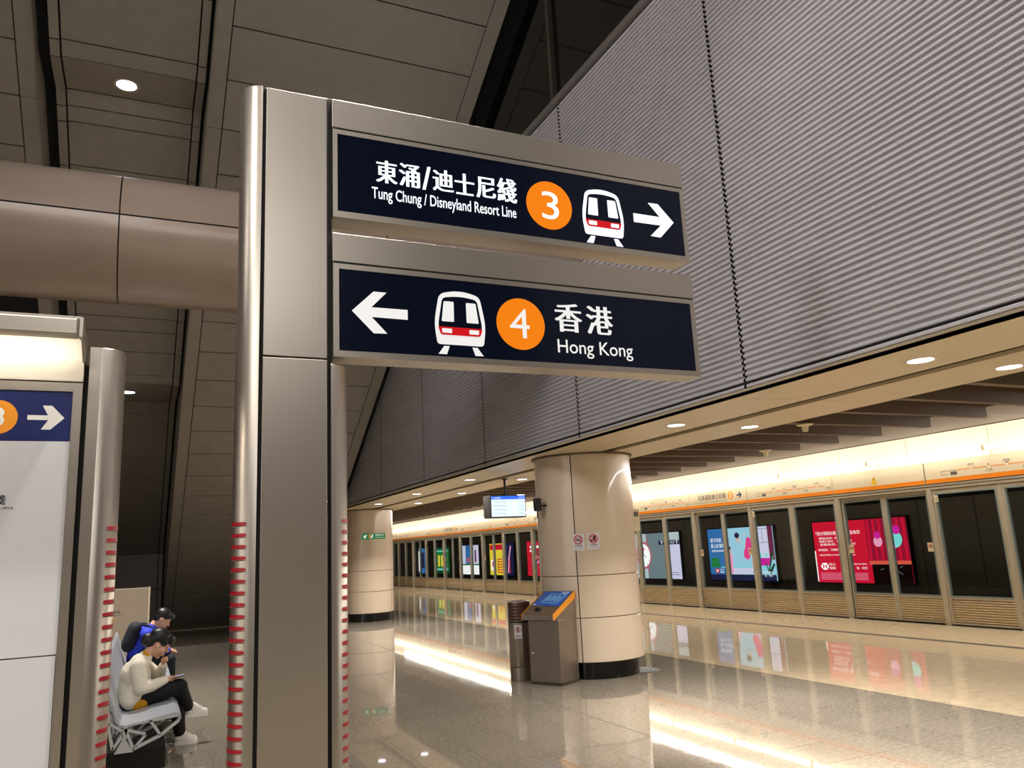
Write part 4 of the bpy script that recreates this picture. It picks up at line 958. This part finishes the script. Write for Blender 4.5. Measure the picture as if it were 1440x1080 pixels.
body = head+neck+[('c', (-.02, Y0, .47), (-.03, Y0, .60), .105, .10), ('c', (-.03, Y0, .60), (.035, Y0, .75), .10, .085), ('c', (.02, Y0-.13, .745), (.04, Y0+.13, .755), .05, .05),
        ('c', (.02, Y0-.15, .74), (.055, Y0-.19, .545), .045, .038), ('c', (.055, Y0-.19, .545), (.245, Y0-.12, .60), .036, .024),
        ('c', (.04, Y0+.15, .745), (.20, Y0+.14, .60), .045, .038), ('c', (.20, Y0+.14, .60), (.222, Y0+.05, .72), .036, .024),
        # right hand under the phone
        ('c', (.25, Y0-.12, .60), (.295, Y0-.105, .604), .022, .026), ('c', (.30, Y0-.118, .606), (.345, Y0-.10, .604), .0095, .008), ('c', (.302, Y0-.10, .60), (.352, Y0-.082, .600), .0095, .008), ('c', (.300, Y0-.085, .597), (.348, Y0-.066, .598), .009, .008), ('c', (.295, Y0-.072, .597), (.335, Y0-.052, .599), .008, .007), ('c', (.285, Y0-.125, .612), (.335, Y0-.130, .628), .010, .008),
        # left hand closed at the chin
        ('e', (.228, Y0+.03, .752), (.026, .032, .034)), ('c', (.245, Y0+.045, .775), (.256, Y0+.025, .745), .0095, .009), ('c', (.250, Y0+.028, .780), (.258, Y0+.008, .75), .0095, .009), ('c', (.248, Y0+.010, .780), (.255, Y0-.006, .752), .0095, .009), ('c', (.240, Y0-.004, .776), (.246, Y0-.016, .752), .009, .008), ('c', (.225, Y0+.0, .765), (.242, Y0-.02, .785), .010, .008),
        # legs
        ('c', (-.02, Y0-.08, .455), (.36, Y0-.06, .525), .078, .055), ('c', (.36, Y0-.06, .525), (.455, Y0+.10, .300), .053, .034), ('c', (.455, Y0+.10, .30), (.52, Y0+.10, .262), .032, .03),
        ('c', (-.02, Y0+.08, .445), (.34, Y0+.09, .445), .078, .055), ('c', (.34, Y0+.09, .445), (.385, Y0+.07, .09), .053, .034), ('c', (.385, Y0+.07, .07), (.46, Y0+.07, .045), .032, .03)]
blob('body', body, SKIN, wm, .007, 3)
blob('sweater', [('e', (-.012, Y0, .475), (.118, .170, .108)), ('e', (-.030, Y0, .458), (.108, .186, .090)), ('c', (-.03, Y0-.10, .455), (.0, Y0-.10, .50), .085, .09), ('c', (-.015, Y0, .52), (-.005, Y0, .66), .132, .13), ('c', (-.01, Y0-.05, .66), (.03, Y0-.05, .745), .11, .09), ('c', (-.01, Y0+.05, .66), (.03, Y0+.05, .745), .11, .09), ('c', (.015, Y0-.14, .735), (.035, Y0+.14, .745), .066, .066), ('c', (.05, Y0, .76), (.072, Y0, .80), .075, .062),
        ('c', (.015, Y0-.15, .735), (.045, Y0-.195, .565), .072, .062), ('c', (.045, Y0-.195, .56), (.13, Y0-.16, .565), .062, .052), ('c', (.13, Y0-.16, .565), (.235, Y0-.125, .598), .052, .038),
        ('c', (.035, Y0+.15, .74), (.195, Y0+.145, .605), .068, .055), ('c', (.195, Y0+.145, .605), (.222, Y0+.06, .70), .055, .040)], SWEAT, wm, .008, 5)
blob('trousers', [('c', (-.01, Y0-.05, .468), (-.01, Y0+.05, .468), .095, .095), ('c', (-.01, Y0-.08, .468), (.365, Y0-.06, .520), .095, .072), ('c', (.365, Y0-.06, .515), (.452, Y0+.098, .318), .068, .050),
        ('c', (-.01, Y0+.08, .468), (.34, Y0+.09, .452), .09, .066), ('c', (.34, Y0+.09, .44), (.385, Y0+.07, .115), .068, .052)], TROUS, wm, .008, 4)
blob('shirt_hem', [('c', (.025, Y0-.105, .430), (.05, Y0-.105, .437), .070, .066), ('c', (.0, Y0-.05, .45), (.0, Y0+.05, .45), .10, .10)], YCL, wm, .01, 3)
blob('collar', [('c', (.068, Y0-.035, .805), (.068, Y0+.035, .805), .040, .040), ('c', (.072, Y0, .81), (.088, Y0, .825), .053, .05)], YCL, wm, .008, 3)
blob('hair', [('e', H(-.022, 0, .045), (.102, .086, .088), rh), ('e', H(-.07, 0, .0), (.055, .072, .075), rh), ('e', H(.045, 0, .085), (.06, .074, .038), rh), ('e', H(.076, -.005, .062), (.026, .060, .026), rh), ('e', H(-.10, 0, -.02), (.062, .058, .062), rh), ('e', H(.03, -.066, .03), (.03, .014, .03), rh), ('e', H(.03, .066, .03), (.03, .014, .03), rh)], HAIRM, wm, .007, 3)
blob('earbud', [('e', H(.0, -.088, -.012), (.008, .006, .008), rh), ('c', H(.002, -.088, -.015), H(.006, -.086, -.045), .004, .003)], SHOE, wm, .003, 0)
blob('lips', [('c', H(.094, -.012, -.060), H(.094, .012, -.060), .006, .006)], LIPM, wm, .003, 1)
def shoe(par, heel, toe, up=Vector((0, 0, 1))):
    h = Vector(heel); t = Vector(toe); d = (t-h).normalized(); l = (t-h).length
    blob('shoe', [('c', h+up*.035, t+up*.026-d*.03, .038, .030), ('c', h+up*.065+d*.015, h+up*.05+d*(l*.5), .036, .030), ('c', h+up*.085+d*.015, h+up*.07+d*.05, .033, .03), ('c', h+up*.015, t+up*.014-d*.03, .034, .034)], SHOE, par, .007, 3)
    q = rounded([(-.038, -.036), (l*.5, -.040), (l+.005, -.034), (l+.005, .034), (l*.5, .040), (-.038, .036)], .03); s = up.cross(d)
    MB().prism(q, lambda p, tt: h+d*p[0]+s*p[1]+up*tt, -.016, .010).build('shoe_sole', SHOE, par)
    MB().cyl(h+d*(l*.42)+up*.083-s*.02, h+d*(l*.42)+up*.083+s*.022, .004, n=6).build('shoe_lace', SHOE, par); MB().cyl(h+d*(l*.55)+up*.074-s*.02, h+d*(l*.55)+up*.074+s*.02, .004, n=6).build('shoe_lace', SHOE, par)
u2 = Vector((.20, 0, .98)).normalized()
shoe(wm, (.372, Y0+.07, .016), (.535, Y0+.07, .016)); shoe(wm, (.455, Y0+.105, .238), (.62, Y0+.10, .236), u2)
ph = thing('phone', 'slim dark phone in the hand of the woman', 'phone', (.35, 8.17, .61))
d = Vector((.96, 0, .18)).normalized(); up_ = Vector((-.18, 0, .96)).normalized()
MB().hexa([Vector((.345, 8.172, .611))+d*a+Vector((0, 1, 0))*b+up_*c for c in (0, .008) for a, b in ((-.06, -.035), (.06, -.035), (.06, .035), (-.06, .035))]).build('case', PLASB, ph, bevel=.003)
MB().hexa([Vector((.345, 8.172, .6193))+d*a+Vector((0, 1, 0))*b+up_*c for c in (0, .001) for a, b in ((-.056, -.032), (.056, -.032), (.056, .032), (-.056, .032))]).build('screen', emis('phone_glow', '#b8c8e8', .5), ph)

mn = thing('person', 'man in a bright blue top with a black backpack hunched further along the bench', 'person', (0, 11.13, .4))
Y1 = 11.13
hd = Vector((.275, Y1, .955)); td = math.radians(38); hf = Vector((math.cos(td), 0, -math.sin(td))); hu = Vector((math.sin(td), 0, math.cos(td))); rh = (0, td, 0)
head = [('e', H(-.008, 0, .025), (.096, .078, .090), rh), ('e', H(.022, 0, -.035), (.064, .058, .076), rh), ('c', H(.085, 0, .012), H(.106, 0, -.022), .008, .014), ('c', H(.09, -.016, -.058), H(.09, .016, -.058), .011, .011), ('e', H(-.012, -.08, -.01), (.02, .009, .03), rh), ('e', H(-.012, .08, -.01), (.02, .009, .03), rh), ('c', H(.055, 0, -.098), H(.045, 0, -.085), .024, .03)]
def hand(x, y, z, s): return [('c', (x-.03, y, z), (x, y, z-.01), .026, .028)]+[('c', (x+.012, y-.024+.016*i, z-.008), (x+.05-.004*abs(i-1), y-.022+.014*i, z-.028), .0095, .008) for i in range(4)]+[('c', (x-.01, y+s*.026, z), (x+.028, y+s*.036, z+.006), .010, .008)]
body = head+[('c', (.15, Y1, .86), H(-.03, 0, -.05), .055, .05), ('c', (.0, Y1, .485), (.03, Y1, .62), .105, .11), ('c', (.03, Y1, .62), (.10, Y1, .80), .11, .105), ('c', (.10, Y1-.16, .81), (.10, Y1+.16, .81), .06, .06),
     ('c', (.10, Y1-.18, .80), (.18, Y1-.21, .59), .05, .042), ('c', (.18, Y1-.21, .59), (.36, Y1-.10, .585), .042, .028), ('c', (.10, Y1+.18, .80), (.18, Y1+.21, .59), .05, .042), ('c', (.18, Y1+.21, .59), (.36, Y1+.10, .585), .042, .028),
     ('c', (-.02, Y1-.09, .46), (.36, Y1-.11, .48), .085, .06), ('c', (.36, Y1-.11, .48), (.38, Y1-.11, .09), .06, .038), ('c', (-.02, Y1+.09, .46), (.36, Y1+.11, .48), .085, .06), ('c', (.36, Y1+.11, .48), (.38, Y1+.11, .09), .06, .038), ('c', (.38, Y1-.11, .07), (.45, Y1-.11, .045), .034, .03), ('c', (.38, Y1+.11, .07), (.45, Y1+.11, .045), .034, .03)]+hand(.40, Y1-.08, .58, 1)+hand(.40, Y1+.08, .58, -1)
blob('body', body, SKIN, mn, .009, 3)
blob('top', [('c', (.01, Y1, .51), (.03, Y1, .63), .128, .132), ('c', (.03, Y1, .63), (.10, Y1, .79), .135, .12), ('c', (.10, Y1-.16, .805), (.10, Y1+.16, .805), .08, .08), ('c', (.14, Y1, .84), (.165, Y1, .87), .07, .06), ('c', (.10, Y1-.18, .80), (.175, Y1-.21, .605), .078, .06), ('c', (.175, Y1-.21, .60), (.34, Y1-.11, .585), .06, .042), ('c', (.10, Y1+.18, .80), (.175, Y1+.21, .605), .078, .06), ('c', (.175, Y1+.21, .60), (.34, Y1+.11, .585), .06, .042)], BLUEC, mn, .010, 4)
blob('trousers', [('c', (.0, Y1-.06, .478), (.0, Y1+.06, .478), .10, .10), ('c', (.0, Y1-.09, .475), (.365, Y1-.11, .48), .10, .076), ('c', (.365, Y1-.11, .48), (.38, Y1-.11, .10), .074, .056), ('c', (.0, Y1+.09, .475), (.365, Y1+.11, .48), .10, .076), ('c', (.365, Y1+.11, .48), (.38, Y1+.11, .10), .074, .056)], NAVYC, mn, .010, 4)
blob('hair', [('e', H(-.022, 0, .045), (.104, .088, .088), rh), ('e', H(-.06, 0, .0), (.055, .074, .07), rh), ('e', H(.05, 0, .085), (.058, .074, .036), rh)], HAIRM, mn, .008, 3)
shoe(mn, (.37, Y1-.11, .016), (.56, Y1-.11, .016)); shoe(mn, (.37, Y1+.11, .016), (.56, Y1+.11, .016))
bp = thing('backpack', 'black backpack on the back of the man in blue', 'bag', (-.06, 11.13, .5))
blob('sack', [('c', (-.095, Y1-.08, .70), (-.035, Y1-.08, .87), .085, .08), ('c', (-.095, Y1+.08, .70), (-.035, Y1+.08, .87), .085, .08), ('c', (-.10, Y1-.06, .68), (-.10, Y1+.06, .68), .08, .08)], NAVYC, bp, .012, 5)
for s in (-1, 1): MB().tube([(-.02, Y1+s*.10, .90), (.06, Y1+s*.115, .915), (.14, Y1+s*.13, .88), (.19, Y1+s*.14, .80), (.16, Y1+s*.16, .68), (.03, Y1+s*.15, .58)], .016, 8).build('shoulder_strap', NAVYC, bp)
